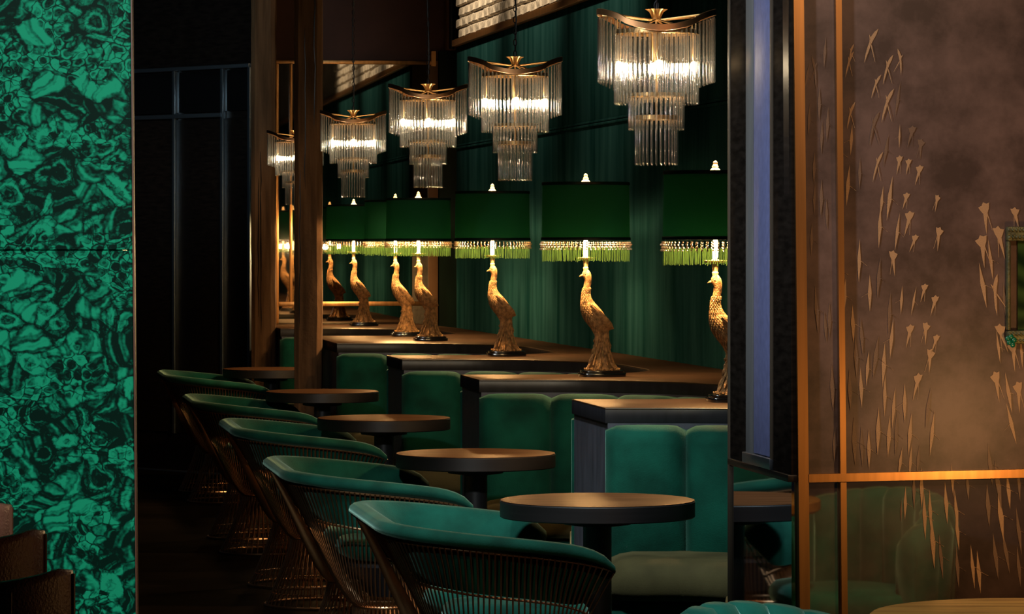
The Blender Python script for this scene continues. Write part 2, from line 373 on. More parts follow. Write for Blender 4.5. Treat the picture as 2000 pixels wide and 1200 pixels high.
def obj(name, mb, m, parent=None, smooth=35, loc=None, rotz=None):
    me = bpy.data.meshes.new(name); me.from_pydata(mb.v, [], mb.f); me.update()
    bm = bmesh.new(); bm.from_mesh(me); bmesh.ops.recalc_face_normals(bm, faces=bm.faces); bm.to_mesh(me); bm.free()
    if m: me.materials.append(m)
    if smooth:
        me.shade_smooth(); me.set_sharp_from_angle(angle=math.radians(smooth))
    o = bpy.data.objects.new(name, me); COL.objects.link(o)
    if parent: o.parent = parent
    if loc is not None: o.location = loc
    if rotz is not None: o.rotation_euler = (0, 0, rotz)
    return o
def inst(name, me, parent, loc=(0, 0, 0), rot=(0, 0, 0), scale=(1, 1, 1)):
    o = bpy.data.objects.new(name, me); COL.objects.link(o); o.parent = parent
    o.location = loc; o.rotation_euler = rot; o.scale = scale; return o
def tag(o, label, cat, group=None):
    o['label'] = label; o['category'] = cat
    if group: o['group'] = group
    return o
def thing(name, label, cat, loc=(0, 0, 0), rotz=0.0, group=None):
    o = bpy.data.objects.new(name, None); COL.objects.link(o); o.empty_display_size = .1
    o.location = loc; o.rotation_euler = (0, 0, rotz); return tag(o, label, cat, group)
def dup(root, loc, rotz, label, group=None):
    r = root.copy(); COL.objects.link(r); r.location = loc; r.rotation_euler = (0, 0, rotz); r['label'] = label
    if group: r['group'] = group
    for ch in list(root.children):
        c = ch.copy(); COL.objects.link(c); c.parent = r
        for g in list(ch.children):
            d = g.copy(); COL.objects.link(d); d.parent = c
    return r
def struct(o): o['kind'] = 'structure'; return o
def stuff(o): o['kind'] = 'stuff'; return o

# ------------------------------------------------------------------ room shell
struct(obj('floor', MB().box((-7, -2, -0.1), (5, 27, 0)), M['floor']))
struct(obj('ceiling', MB().box((-7, -2, 3.9), (5, 27, 4.0)), M['ceiling']))

# green ribbed wall: own direction, slightly off the row's
WA = Vector((0.911, 14.75, 0)); WD = Vector((-1.26, 7.24, 0)).normalized(); WN = Vector((WD.y, -WD.x, 0))   # WN points away from the room
def wallpt(y, off=0.0, z=0.0):
    k = (y-WA.y)/WD.y; p = WA+WD*k+WN*off; return Vector((p.x, p.y, z))
Y0, Y1 = 8.9, 22.0
wrot = math.atan2(WD.y, WD.x)
L_w = (wallpt(Y1)-wallpt(Y0)).length
wr = struct(obj('wall_right', MB().box((0, -0.15, 0), (L_w, -0.02, 3.9)), M['mortar'], loc=wallpt(Y0), rotz=wrot))
# local x runs along the wall, local -y is away from the room
obj('lower_panel', MB().box((0, -0.02, 0), (L_w, 0, 2.085), 0.003), M['ribbed'], wr)
obj('upper_panel', MB().box((0, -0.02, 2.115), (L_w, -0.002, 2.735), 0.003), M['ribbed'], wr)
mb = MB().box((0, -0.02, 2.085), (L_w, 0.008, 2.099), 0.003); mb.box((0, -0.02, 2.103), (L_w, 0.004, 2.115), 0.002)
obj('moulding', mb, M['ribbed'], wr)
obj('cap_trim', MB().box((0, -0.02, 2.735), (L_w, 0.03, 2.775), 0.004), M['brass'], wr)
# bricks above the trim, only the stretch the photo can see (directly and in the mirror)
bl, bh = 0.21, 0.068
bmesh_vars = []
for k in range(5):
    bm = bmesh.new(); bmesh.ops.create_cube(bm, size=1)
    for v in bm.verts:
        v.co = Vector((v.co.x*(bl-.012), v.co.y*.05, v.co.z*(bh-.010)))+Vector((R.uniform(-.004, .004), R.uniform(-.006, .006), R.uniform(-.004, .004)))
    bmesh.ops.bevel(bm, geom=bm.edges[:], offset=.007, segments=1, affect='EDGES')
    me = bpy.data.meshes.new('brick'); bm.to_mesh(me); bm.free(); me.materials.append(M['brick']); bmesh_vars.append(me)
for row in range(14):
    z = 2.775+bh*(row+.5)
    x = L_w-0.02-bl*(.5 if row % 2 else 1.0)
    n = 0
    while n < 29:
        if x-bl/2 > L_w-6.2: inst('brick', R.choice(bmesh_vars), wr, (x, -0.02+R.uniform(-.004, .006), z), (0, R.uniform(-.01, .01), R.uniform(-.02, .02)))
        x -= bl; n += 1
# end wall with the mirror, square to the row
EZ = 23.1
def endpt(px, Z0=EZ):            # x on the end plane from a pixel column
    x0 = (700-1000)/F*Z0
    # plane Z = Z0 + K*(X-x0)
    s = (px-1000)/F; X = s*(Z0-K*x0)/(1-s*K); return X, Z0+K*(X-x0)
E0 = Vector((*endpt(700), 0))
endwall = struct(obj('wall_back', MB().box((-1.0, 0.03, 0), (3.2, 0.2, 3.9)), M['brown_wall'], loc=E0, rotz=ANG))
def ex(px):
    X, Z = endpt(px); return (Vector((X, Z))-E0.xy).length*(1 if px > 700 else -1)
def ez(py): return H-(py-HORIZ)/F*EZ
mx0, mx1, mz0, mz1 = ex(536), ex(855), 0.955, ez(118)
endm = thing('wall_mirror', 'large copper framed wall mirror above the far counter reflecting the lamps', 'mirror', E0, ANG)
obj('mirror_glass', MB().box((mx0+.01, 0.0, mz0), (mx1-.01, 0.028, mz1-.01)), M['mirror'], endm)
obj('frame_top', MB().box((mx0, -0.012, mz1-.026), (mx1, 0.03, mz1), .003), M['brass'], endm)
obj('frame_side', MB().box((mx0, -0.012, mz0), (mx0+.028, 0.03, mz1-.026), .003), M['brass'], endm)
obj('frame_side', MB().box((mx1-.065, -0.012, mz0), (mx1, 0.03, mz1-.026), .003), M['frame_bronze'], endm)
obj('frame_side', MB().box((ex(565), -0.012, 1.105), (ex(571), 0.0, mz1-.026), .002), M['brass'], endm)
obj('frame_bar', MB().box((mx0+.028, -0.010, 1.075), (mx1-.065, 0.0, 1.105), .002), M['brass'], endm)
# green return boards right of the mirror
ret = struct(obj('trim_1', MB().box((ex(857), -0.03, 0), (ex(857)+.5, 0.03, 2.77)), M['dark_green'], loc=E0, rotz=ANG))
obj('edge_strip', MB().box((ex(841), -0.035, 2.67), (ex(850), 0.03, 2.77)), M['brass'], ret)
struct(obj('trim_2', MB().box((ex(868), -0.08, 2.775), (ex(889), 0.03, 3.9), .01), M['timber'], loc=E0, rotz=ANG))
struct(obj('trim_3', MB().lathe([(0.018, 2.78), (0.018, 3.9)], 12, (ex(878), -0.11, 0)), M['iron'], loc=E0, rotz=ANG))

# dark panel wall at far left with a steel grid
A0 = Vector((-2.51, 23.0, 0)); A1 = Vector(((490-1000)/F*22.2, 22.2, 0))
ad = (A1-A0).normalized(); arot = math.atan2(ad.y, ad.x); al = (A1-A0).length
fl = struct(obj('wall_far_left', MB().box((-2.5, 0.02, 0), (al, .2, 3.9)), M['dark_wood'], loc=A0, rotz=arot))
def ax(px):   # along the wall from a pixel column
    s = (px-1000)/F; k = (s*A0.y-A0.x)/(ad.x-s*ad.y); return k
obj('steel_rail', MB().box((-2.5, -.012, 2.615), (al-.01, .02, 2.64), .003), M['grid_steel'], fl)
obj('steel_rail', MB().box((-2.5, -.012, 2.305), (ax(434), .02, 2.332), .003), M['grid_steel'], fl)
for px, z0 in ((340, .25), (434, .25), (487, .25)):
    obj('steel_mullion', MB().box((ax(px)-.012, -.010, z0), (ax(px)+.012, .02, 2.615), .003), M['grid_steel'], fl)
xs = [-2.5, ax(340)-.012, ax(434)-.012, ax(487)-.012]
for i in range(3):
    for z0, z1 in ((.25, 2.305), (2.332, 2.615)):
        obj('dark_pane', MB().box((xs[i]+.026, .004, z0+.01), (xs[i+1]-.004, .02, z1-.01), .002), M['black_gloss'] if z0 > 2 else M['dark_wood'], fl)
struct(obj('baseboard_left', MB().box((-2.5, -.02, 0), (al, .02, .012), .002), M['grid_steel'], loc=A0, rotz=arot))

# two timber posts
def timber_post(name, px0, px1, Z, seed):
    r = random.Random(seed)
    x0, x1 = (px0-1000)/F*Z, (px1-1000)/F*Z
    wd = x1-x0; rings = []
    n = 16
    for i in range(40):
        z = 3.9*i/39; ring = []
        for j in range(n):
            a = 2*PI*(j+.5)/n; c, s = math.cos(a), math.sin(a)
            q = max(abs(c), abs(s)); jx = r.uniform(-.0025, .0025)
            ring.append((c/q*wd/2*.995+jx, s/q*wd/2+jx, z))
        rings.append(ring)
    o = struct(obj(name, MB().rings(rings), M['timber'], smooth=30, loc=((x0+x1)/2, Z+wd/2, 0)))
    # drying cracks: dark slivers sunk in the front face
    for k in range(3):
        xx = r.uniform(-.3, .3)*wd; z0 = r.uniform(.9, 2.2); pts = []
        for i in range(9): pts.append((xx+r.uniform(-.004, .004), -wd/2-.0005, z0+i*.11))
        obj('drying_crack', MB().tube(pts, [.0005]+[.003]*7+[.0005], 5), M['black_gloss'], o)
    return o
timber_post('trim_4', 574, 628, 18.95, 3)
timber_post('trim_5', 490, 537, 21.95, 5)

# malachite wall at left
MZ = 9.6
mxr = (258-1000)/F*MZ
ml = struct(obj('wall_left', MB().box((-3.0, MZ+.03, 0), (mxr-.03, MZ+.16, 3.9)), M['dark_wood']))
zj = H-(489-HORIZ)/F*MZ
def slab(z0, z1, xr0, xr1):
    mb = MB(); bm = bmesh.new(); bmesh.ops.create_cube(bm, size=1)
    for v in bm.verts:
        top = v.co.z > 0
        xr = xr1 if top else xr0
        v.co = Vector((-3.0 if v.co.x < 0 else xr, MZ if v.co.y < 0 else MZ+.03, z1 if top else z0))
    bmesh.ops.bevel(bm, geom=bm.edges[:], offset=.002, segments=1, affect='EDGES')
    return mb.bm(bm)
gx = lambda py: (253+12*py/1200.-1000)/F*MZ
obj('slab', slab(zj+.0012, 2.9, gx(489), gx(-200)), M['malachite'], ml)
obj('slab', slab(0.0, zj-.0012, gx(1500), gx(489)), M['malachite'], ml)
obj('edge_trim', MB().rings([[(gx(1500)+a, MZ-.002+b, 0) for a, b in ((0, 0), (.004, 0), (.004, .035), (0, .035))], [(gx(-800)+a, MZ-.002+b, 3.9) for a, b in ((0, 0), (.004, 0), (.004, .035), (0, .035))]]), M['leather_trim'], ml)

# near right partition with leaf paper, brass grid and a smoked mirror return
KZ = 8.7; KX = (1550-1000)/F*KZ
def onpanel(px, py, off=0.0):     # panel plane Z = KZ + K*(X-KX); off towards the camera
    s = (px-1000)/F; X = s*(KZ-K*KX)/(1-s*K); Z = KZ+K*(X-KX)
    return Vector((X, Z, H-(py-HORIZ)/F*Z))+Vector((math.sin(ANG), -math.cos(ANG), 0))*off
def quadslab(mb, q, off, th):     # q: four pixel corners on the panel plane, off: front offset, th: thickness
    a = [onpanel(x, y, off) for x, y in q]; b = [onpanel(x, y, off-th) for x, y in q]
    return mb.add(a+b, [(0, 1, 2, 3), (7, 6, 5, 4), (0, 4, 5, 1), (1, 5, 6, 2), (2, 6, 7, 3), (3, 7, 4, 0)])
pw = struct(obj('wall_partition', quadslab(MB(), [(1552, 1680), (2700, 1640), (2700, -900), (1536, -900)], -.012, .06), M['dark_wood'], smooth=0))
def px_at(x, py): return x+12*(py-600)/1200.    # the photograph's slight lean of the uprights
obj('leaf_paper', quadslab(MB(), [(px_at(1572, 934), 926), (2700, 905), (2700, -900), (px_at(1572, -900), -900)], 0, .012), M['paper'], pw, smooth=0)
obj('leaf_paper', quadslab(MB(), [(px_at(1572, 1680), 1680), (2700, 1660), (2700, 925), (px_at(1572, 940), 940)], 0, .012), M['paper_low'], pw, smooth=0)
def vstrip(c0, c1, y0, y1): return quadslab(MB(), [(px_at(c0, y1), y1), (px_at(c1, y1), y1), (px_at(c1, y0), y0), (px_at(c0, y0), y0)], .018, .03)
obj('brass_corner', vstrip(1553, 1573, -900, 1680), M['brass'], pw, smooth=0)
obj('brass_upright', vstrip(1635, 1646.5, -900, 927), M['brass'], pw, smooth=0)
obj('brass_upright', vstrip(1635, 1646.5, 942, 1680), M['brass'], pw, smooth=0)
obj('brass_rail', quadslab(MB(), [(px_at(1573, 942), 942), (2700, 917), (2700, 900), (px_at(1573, 927), 926)], .02, .032), M['brass'], pw, smooth=0)

# the return: local frame with y along the row (away), x = 0 on the visible face
RT = KX+K*KZ - 0.004
retw = struct(obj('wall_return', MB().box((0.02, 0.0, 0), (0.30, 0.72, 3.9)), M['dark_wood'], loc=W(RT, KZ, 0), rotz=ANG))
def ry(px):        # distance along the row where the face meets a pixel column
    s = (px-1000)/F; Z = RT/(s+K); return (Z-KZ)/math.cos(ANG)
def rz(px, py):
    s = (px-1000)/F; Z = RT/(s+K); return H-(py-HORIZ)/F*Z
zb = rz(1490, 912)
def strip(name, p0, p1, m, xo=0.0, z0=None, z1=3.9, bev=.002):
    a, b = ry(p1), ry(p0)
    return obj(name, MB().box((-xo, a, zb if z0 is None else z0), (0.02, b, z1), bev), m, retw)
strip('bronze_edge', 1425, 1429, M['dull_bronze'], .006, 0)
strip('wood_stile', 1429, 1459, M['stile'], .004)
strip('nickel_strip', 1460, 1474, M['grey_strip'], .005, zb+.02)
strip('blue_reflection', 1474, 1509, M['blue_reflect'], .003, zb+.03)  # strip coloured blue to stand in for a reflection of bluish light
strip('bronze_edge', 1509, 1513, M['dull_bronze'], .008)
strip('wood_stile', 1513, 1548, M['stile'], .004)
obj('nickel_sill', MB().box((-.014, ry(1513), zb), (.02, ry(1459), zb+.028), .002), M['nickel'], retw)
obj('bottom_rail', MB().box((-.012, ry(1548), zb-.018), (.02, ry(1429), zb), .002), M['dark_wood'], retw)
obj('mirror_glass', MB().box((0.0, ry(1546), .05), (.02, ry(1430), zb-.018)), M['dark_mirror'], retw)

# leaf motifs printed on the paper: flat marks
def leaf_mesh(kind, seed):
    r = random.Random(seed); mb = MB()
    def blade(pts):
        k = len(mb.v); mb.add([(x, -.006*len(mb.f), z) for x, z in pts], [tuple(range(len(pts)))])
    if kind == 0:    # upright blade with a fork and a tendril
        blade([(.15, .50), (.12, .33), (.05, .14), (.01, .0), (-.05, .06), (-.05, .16), (-.03, .22), (.01, .31), (.06, .40)])
        blade([(-.03, .21), (-.045, .12), (-.09, .29), (-.07, .27)])
        blade([(-.05, .08), (.01, .03), (-.02, -.16), (-.06, -.35), (-.10, -.55), (-.105, -.30), (-.08, -.08)])
        blade([(.0, .04), (.04, -.02), (.21, -.46), (.20, -.46), (.02, -.06)])
    elif kind == 1:  # slim double pointed leaf
        blade([(-.02, 0), (.05, .05), (.03, .3), (.01, .62), (-.03, .3), (-.06, .08)])
        blade([(-.06, .06), (.06, .03), (.02, -.25), (-.02, -.55), (-.05, -.2)])
        blade([(.03, .05), (.05, .02), (.24, -.10), (.24, -.11)])
    else:            # flower head with a pointed tail
        blade([(-.18, .42), (-.06, .46), (.0, .56), (.10, .50), (.20, .52), (.16, .34), (.10, .22), (.02, -.1), (-.05, -.45), (-.06, -.1), (-.05, .2), (-.12, .3)])
        blade([(.06, .2), (.09, .2), (.16, -.35), (.15, -.36)])
    me = bpy.data.meshes.new('leaf_motif'); me.from_pydata(mb.v, [], mb.f); return me
LM = {}
for k in range(3):
    for nm in ('leaf_paint', 'leaf_faint'):
        me = leaf_mesh(k, k); me.materials.append(M[nm]); LM[k, nm] = me
motifs = [ # kind, px, py (centre), height px, lean, flip
 (0,1700,88,76,12,1),(0,1662,72+32,40,0,1),(1,1610,105,60,6,-1),(0,1590,140,64,4,-1),(1,1576,150,52,12,1),(0,1658,125,60,8,1),(0,1733,135,66,8,1),(0,1757,120,56,8,-1),(0,1710,168,56,12,1),(0,1732,205,70,10,1),(1,1753,196,64,10,1),
 (0,1661,225,62,6,1),(0,1706,250,76,6,1),(1,1600,205,70,0,1),(1,1580,235,60,2,1),(1,1616,245,70,2,1),(1,1604,270,66,4,-1),(1,1662,275,60,6,-1),(2,1777,270,48,14,1),(1,1756,268,46,4,-1),(2,1797,295,44,10,-1),(1,1730,295,60,10,1),(0,1713,325,62,10,1),(2,1754,325,44,8,1),(2,1772,328,38,8,1),(2,1792,345,46,14,1),(1,1679,340,60,0,1),(1,1656,365,72,4,1),(1,1640,300,70,4,1),
 (1,1737,390,80,8,1),(1,1722,395,60,6,1),(2,1767,395,40,14,1),(2,1828,400,40,18,-1),(1,1718,445,80,2,1),(1,1752,455,76,8,1),(2,1772,440,54,12,1),(2,1782,478,44,22,1),(2,1832,470,52,12,-1),(1,1678,512,84,0,1),(1,1716,545,76,4,1),(2,1745,518,60,0,-1),(1,1698,575,72,2,-1),(1,1640,530,86,-4,1),
 (2,1802,575,44,14,1),(2,1822,600,48,14,1),(1,1760,588,56,6,-1),(1,1784,590,54,12,1),(1,1737,615,80,2,1),(1,1650,580,70,2,1),(1,1595,608,86,-6,1),(1,1620,628,72,-2,1),(1,1612,640,60,-6,1),(1,1666,635,76,-4,1),(1,1683,660,72,-6,1),(1,1740,665,72,8,-1),(2,1774,660,56,10,1),(2,1807,655,50,10,-1),(2,1824,675,46,18,1),
 (1,1672,700,80,-4,1),(1,1694,722,70,4,1),(1,1710,700,80,8,1),(1,1726,715,84,2,1),(2,1815,710,54,12,-1),(2,1788,760,60,12,1),(1,1660,765,76,-4,1),(1,1682,760,74,-4,1),(1,1728,775,76,0,1),(1,1745,800,80,4,1),(1,1766,790,72,2,-1),(1,1812,800,76,8,1),(1,1626,760,86,-4,1),
 (1,1669,865,90,-4,1),(1,1683,875,74,-4,1),(1,1697,880,80,-2,1),(1,1715,845,90,0,1),(1,1736,855,84,2,1),(1,1750,850,80,2,1),(1,1777,850,84,4,1),(1,1820,850,84,6,1),(1,1758,905,60,8,1),(1,1778,905,64,4,1),(1,1793,900,56,4,1),
 (2,1925,430,70,-12,1),(2,1985,430,50,-10,-1),(2,1920,495,72,-14,1),(1,1935,510,76,-10,1),(2,1955,478,70,-12,-1),(1,1920,560,84,-14,1),(0,1945,575,80,-16,1),(1,1962,590,70,-8,1),(2,1960,665,70,-18,-1),(1,1950,680,60,-10,1),(2,1980,700,70,-12,1),(2,1948,760,70,-16,1),(1,1970,770,76,-14,1),(2,1990,780,70,-10,1),(1,1975,830,80,-16,-1),(1,1995,690,60,-6,1),
 (1,1934,910,80,-10,1),(1,1950,950,90,-12,1),(1,1970,960,76,-8,1),(1,1990,945,70,-6,1),(1,1930,990,84,-6,1),(1,1955,1010,96,-10,1),(1,1990,1040,90,-10,1),(1,1945,1090,90,-10,1),(1,1965,1080,90,-14,1),(1,1990,1110,80,-8,1),(1,1800,955,80,-2,1),(1,1785,960,70,-2,1),(1,1806,1010,90,-4,1),(1,1817,1000,76,-4,1),(1,1822,1060,110,-6,1),(1,1870,1040,70,-8,1),(1,1848,985,76,-6,1),(1,1868,1000,76,-8,1),(1,1860,940,60,-6,1),(1,1890,950,60,-6,1),(1,1838,1090,80,-8,1),(1,1870,1110,80,-6,1),(1,1900,1110,80,-8,1),(1,1912,1120,80,-8,1),(1,1768,985,60,0,1),(1,1760,1000,40,0,1),
 (1,1590,330,60,0,1),(1,1604,390,70,0,1),(1,1614,420,60,0,-1),(1,1585,470,60,0,1),(1,1590,390,60,4,-1),(1,1630,870,70,0,1)]
for i, (k, px, py, hpx, lean, fl_) in enumerate(motifs):
    p = onpanel(px, py, .0012+.0002*(i % 5)); s = hpx/F*p.y/1.08
    faint = (px < 1640) or (k == 1 and py > 930 and R.random() < .4) or R.random() < .12
    o = inst('leaf_motif', LM[k, 'leaf_faint' if faint else 'leaf_paint'], pw, p, (0, rad(lean*.8), ANG), (s*fl_*R.uniform(.8, 1.05), s, s*R.uniform(.92, 1.05)))

# ------------------------------------------------------------------ booths: partitions and horseshoe banquettes
CT, SL = 0.96, 0.05
PART = [ # end t, front Z, back Z
 (2.13, 9.43, 9.70), (2.07, 11.33, 11.96), (2.00, 13.65, 14.18), (1.99, 16.0, 16.6), (1.96, 18.55, 20.05), (1.94, 21.7, 23.0)]
TA = 2.88
def half(tn, Zn, Zm, ta, r, side):   # from the open end along one side to the apex; side +1 = near arm, -1 = far arm
    pts = [(tn, Zn), ((tn+ta-r)/2, Zn)]
    for i in range(11):
        a = PI/2*i/10
        pts.append((ta-r+r*math.sin(a), Zn+side*r*(1-math.cos(a))))
    pts.append((ta, Zm)); return pts
def twall(Z, off=.015):
    p = wallpt(Z); return p.x+K*Z-off
booth = []
for k in range(5):
    Zn, Zf = PART[k][2], PART[k+1][1]
    booth.append((Zn, Zf, (Zn+Zf)/2, min(.62, (Zf-Zn)/2-.02)))
plabel = ['dark booth partition hidden behind the near wall return, nearest the camera', 'nearest full dark booth partition with pale blue-grey end, lamp at the right of its top',
 'second dark booth partition, its top carrying the lamp in front of the green ribbed wall', 'third dark booth partition, whose top carries the third lamp from the right',
 'fourth dark booth partition beside the timber post, with two lamps on its wide top', 'last dark booth counter under the far wall mirror']
for k, (te, Zf, Zb) in enumerate(PART):
    poly = []
    if k > 0:
        bz = booth[k-1]; poly += half(te, Zf, bz[2], TA, bz[3], -1)
        poly.append((twall(bz[2]), bz[2]))
    else: poly += [(te, Zf), (twall(Zf), Zf)]
    if k < 5:
        bz = booth[k]; poly.append((twall(bz[2]), bz[2])); poly += list(reversed(half(te, Zb, bz[2], TA, bz[3], 1)))
    else: poly += [(twall(21.9), 21.9), (3.0, 22.6), (2.98, 23.06), (te, 22.96)]
    pts = [W(t, Z).xy for t, Z in poly]
    th = thing('booth_partition', plabel[k], 'partition', group='dark booth partitions along the green wall')
    inner = [W(t+(.008 if abs(t-te) < 1e-6 else 0), Z).xy for t, Z in poly]
    obj('body', MB().prism(inner, 0.0, CT-SL), M['panel_dark'], th, smooth=25)
    obj('countertop', MB().prism(pts, CT-.006, CT, .002), M['counter'], th, smooth=25)
    obj('edge_band', MB().prism(pts, CT-SL, CT-.006, .001), M['edge_dark'], th, smooth=25)

def offset_path(pts, d):
    out = []
    for i, p in enumerate(pts):
        a = Vector(pts[max(i-1, 0)]); b = Vector(pts[min(i+1, len(pts)-1)]); t = (b-a).normalized()
        out.append(Vector(p)+Vector((-t.y, t.x))*d)
    return out
def resample(pts, n):
    pts = [Vector(p) for p in pts]; L = [0]
    for a, b in zip(pts, pts[1:]): L.append(L[-1]+(b-a).length)
    out = []; j = 0
    for i in range(n+1):
        s = L[-1]*i/n
        while j < len(L)-2 and L[j+1] < s: j += 1
        out.append(pts[j].lerp(pts[j+1], (s-L[j])/max(1e-9, L[j+1]-L[j])))
    return out
def plen(pts): return sum((Vector(a)-Vector(b)).length for a, b in zip(pts, pts[1:]))
def pillow(pts, d0, d1, z0, z1):
    """an upholstered channel following pts (plan), from offset d0 (back) to d1 (front)"""
    n = 8; P0 = resample(pts, n); rings = []
    for i in range(n+1):
        u = i/n; e = 1-abs(2*u-1)**6            # fullness across the channel
        a = P0[max(i-1, 0)]; b = P0[min(i+1, n)]; t = (b-a).normalized(); nn = Vector((-t.y, t.x))
        th = (d1-d0)*(.62+.38*e); hz = z1-.018*(1-e)
        prof = [(0, z0), (.55, z0), (1.0, z0+.04), (1.03, (z0+hz)/2), (1.0, hz-.06), (.90, hz-.022), (.70, hz-.004), (.4, hz), (0, hz-.004)]
        rings.append([Vector((*(P0[i]+nn*(d0+th*q)), z)) for q, z in prof])
    return MB().rings(rings)
blabel = ['nearest green velvet horseshoe banquette, behind the nearest round table', 'second green velvet horseshoe banquette, behind the second nearest round table',
 'third green velvet horseshoe banquette, between the second and third partitions', 'fourth green velvet horseshoe banquette, in shadow before the wide partition', 'last green velvet horseshoe banquette, under the far counter']
for k, (Zn, Zf, Zm, r) in enumerate(booth):
    tn, tf = PART[k][0], PART[k+1][0]
    path = [W(t, Z).xy for t, Z in half(tn, Zn, Zm, TA, r, 1)[:-1]]+[W(t, Z).xy for t, Z in reversed(half(tf, Zf, Zm, TA, r, -1)[:-1])]
    # walking near->wall->far: the booth's inside is on the left
    L = plen(path); nch = max(8, round(L/.275)); fine = resample(path, nch*8)
    th = thing('banquette', blabel[k], 'banquette', group='horseshoe banquettes')
    for c in range(nch):
        seg = fine[c*8:c*8+9]
        obj('back_cushion', pillow(seg, .004, .135, .40, .908), M['velvet_booth'], th, smooth=60)
    # seat: base plinth and cushion
    fp = resample(path, 64)
    def ribbon(d0, d1, z0, z1, rnd):
        rings = []
        n = len(fp)
        for i, p in enumerate(fp):
            a = fp[max(i-1, 0)]; b = fp[min(i+1, n-1)]; t = (b-a).normalized(); nn = Vector((-t.y, t.x))
            lim = .5*math.hypot(1, 0)
            e = min(i, n-1-i)
            dd = d1 if e > 2 else d0+(d1-d0)*(.8, .92, .98)[e]
            hz = z1-(.03, .008, 0, 0)[min(e, 3)]
            prof = [(d0, z0), (dd-rnd*.6, z0), (dd, z0+rnd*.6), (dd, hz-rnd), (dd-rnd*.3, hz-rnd*.35), (dd-rnd, hz), (d0, hz)]
            rings.append([Vector((*(p+nn*q), z)) for q, z in prof])
        return MB().rings(rings)
    obj('seat_base', ribbon(.06, .40, .0, .37, .02), M['velvet_booth'], th, smooth=40)
    obj('seat_cushion', ribbon(.11, .47, .375, .505, .05), M['seat_velvet'], th, smooth=60)

# ------------------------------------------------------------------ round tables
def make_table(r=.29, label='', loc=(0, 0, 0)):
    th = thing('round_table', label, 'table', loc, ANG, 'round pedestal tables')
    obj('tabletop', MB().lathe([(r-.012, .737), (r-.004, .7375), (r-.002, .739), (r-.002, .7395), (r-.006, .740)], 64), M['table_top'], th)
    obj('edge_band', MB().lathe([(r-.03, .689), (r-.003, .689), (r, .692), (r, .735), (r-.003, .738), (r-.03, .7365)], 64), M['table_edge'], th)
    obj('pedestal', MB().lathe([(.042, .02), (.042, .66), (.10, .668), (.10, .690)], 32), M['iron'], th)
    obj('foot', MB().lathe([(.115, 0), (.115, .012), (.105, .018), (.05, .024)], 40), M['iron'], th)
    return th
TT = [(1.853, 10.27, 'nearest round walnut table in the booth row, beside the nearest settee'),
      (1.824, 12.54, 'second nearest round walnut table in the booth row'),
      (1.795, 15.07, 'third round walnut table, in front of the third partition'),
      (1.80, 17.75, 'fourth round table, dim, standing before the timber post'),
      (1.81, 20.9, 'farthest round table, half hidden behind the timber post')]
t0 = make_table(.288, TT[0][2], W(TT[0][0], TT[0][1]))
for t, Z, lb in TT[1:]: dup(t0, W(t, Z), ANG, lb)

# ------------------------------------------------------------------ wire settees
def settee_path(n):
    """horseshoe in plan: far arm front -> back -> near arm front. local x = towards the wall, y = away along the row"""
    hw, x0, x1, rc = .565, -.29, .30, .24
    pts = [Vector((x1, hw))]
    pts.append(Vector((x0+rc, hw)))
    for i in range(1, 9): a = PI/2*i/8; pts.append(Vector((x0+rc-rc*math.sin(a), hw-rc+rc*math.cos(a))))
    for i in range(9): a = PI/2*i/8; pts.append(Vector((x0+rc-rc*math.cos(a), -hw+rc-rc*math.sin(a))))
    pts.append(Vector((x1, -hw)))
    return resample(pts, n)
def rimz(x): # height of the rim from the depth coordinate
    u = min(1, max(0, (x+.29)/.59)); return .735-.062*u-.018*u**8
def normals(pts):
    out = []
    for i in range(len(pts)):
        a = pts[max(i-1, 0)]; b = pts[min(i+1, len(pts)-1)]; t = (b-a).normalized(); out.append(Vector((t.y, -t.x))*-1)
    return out
def bez(p, n):
    p = [Vector(q) for q in p]; out = []
    for i in range(n+1):
        t = i/n; q = p[:]
        while len(q) > 1: q = [a.lerp(b, t) for a, b in zip(q, q[1:])]
        out.append(q[0])
    return out
BY = .43
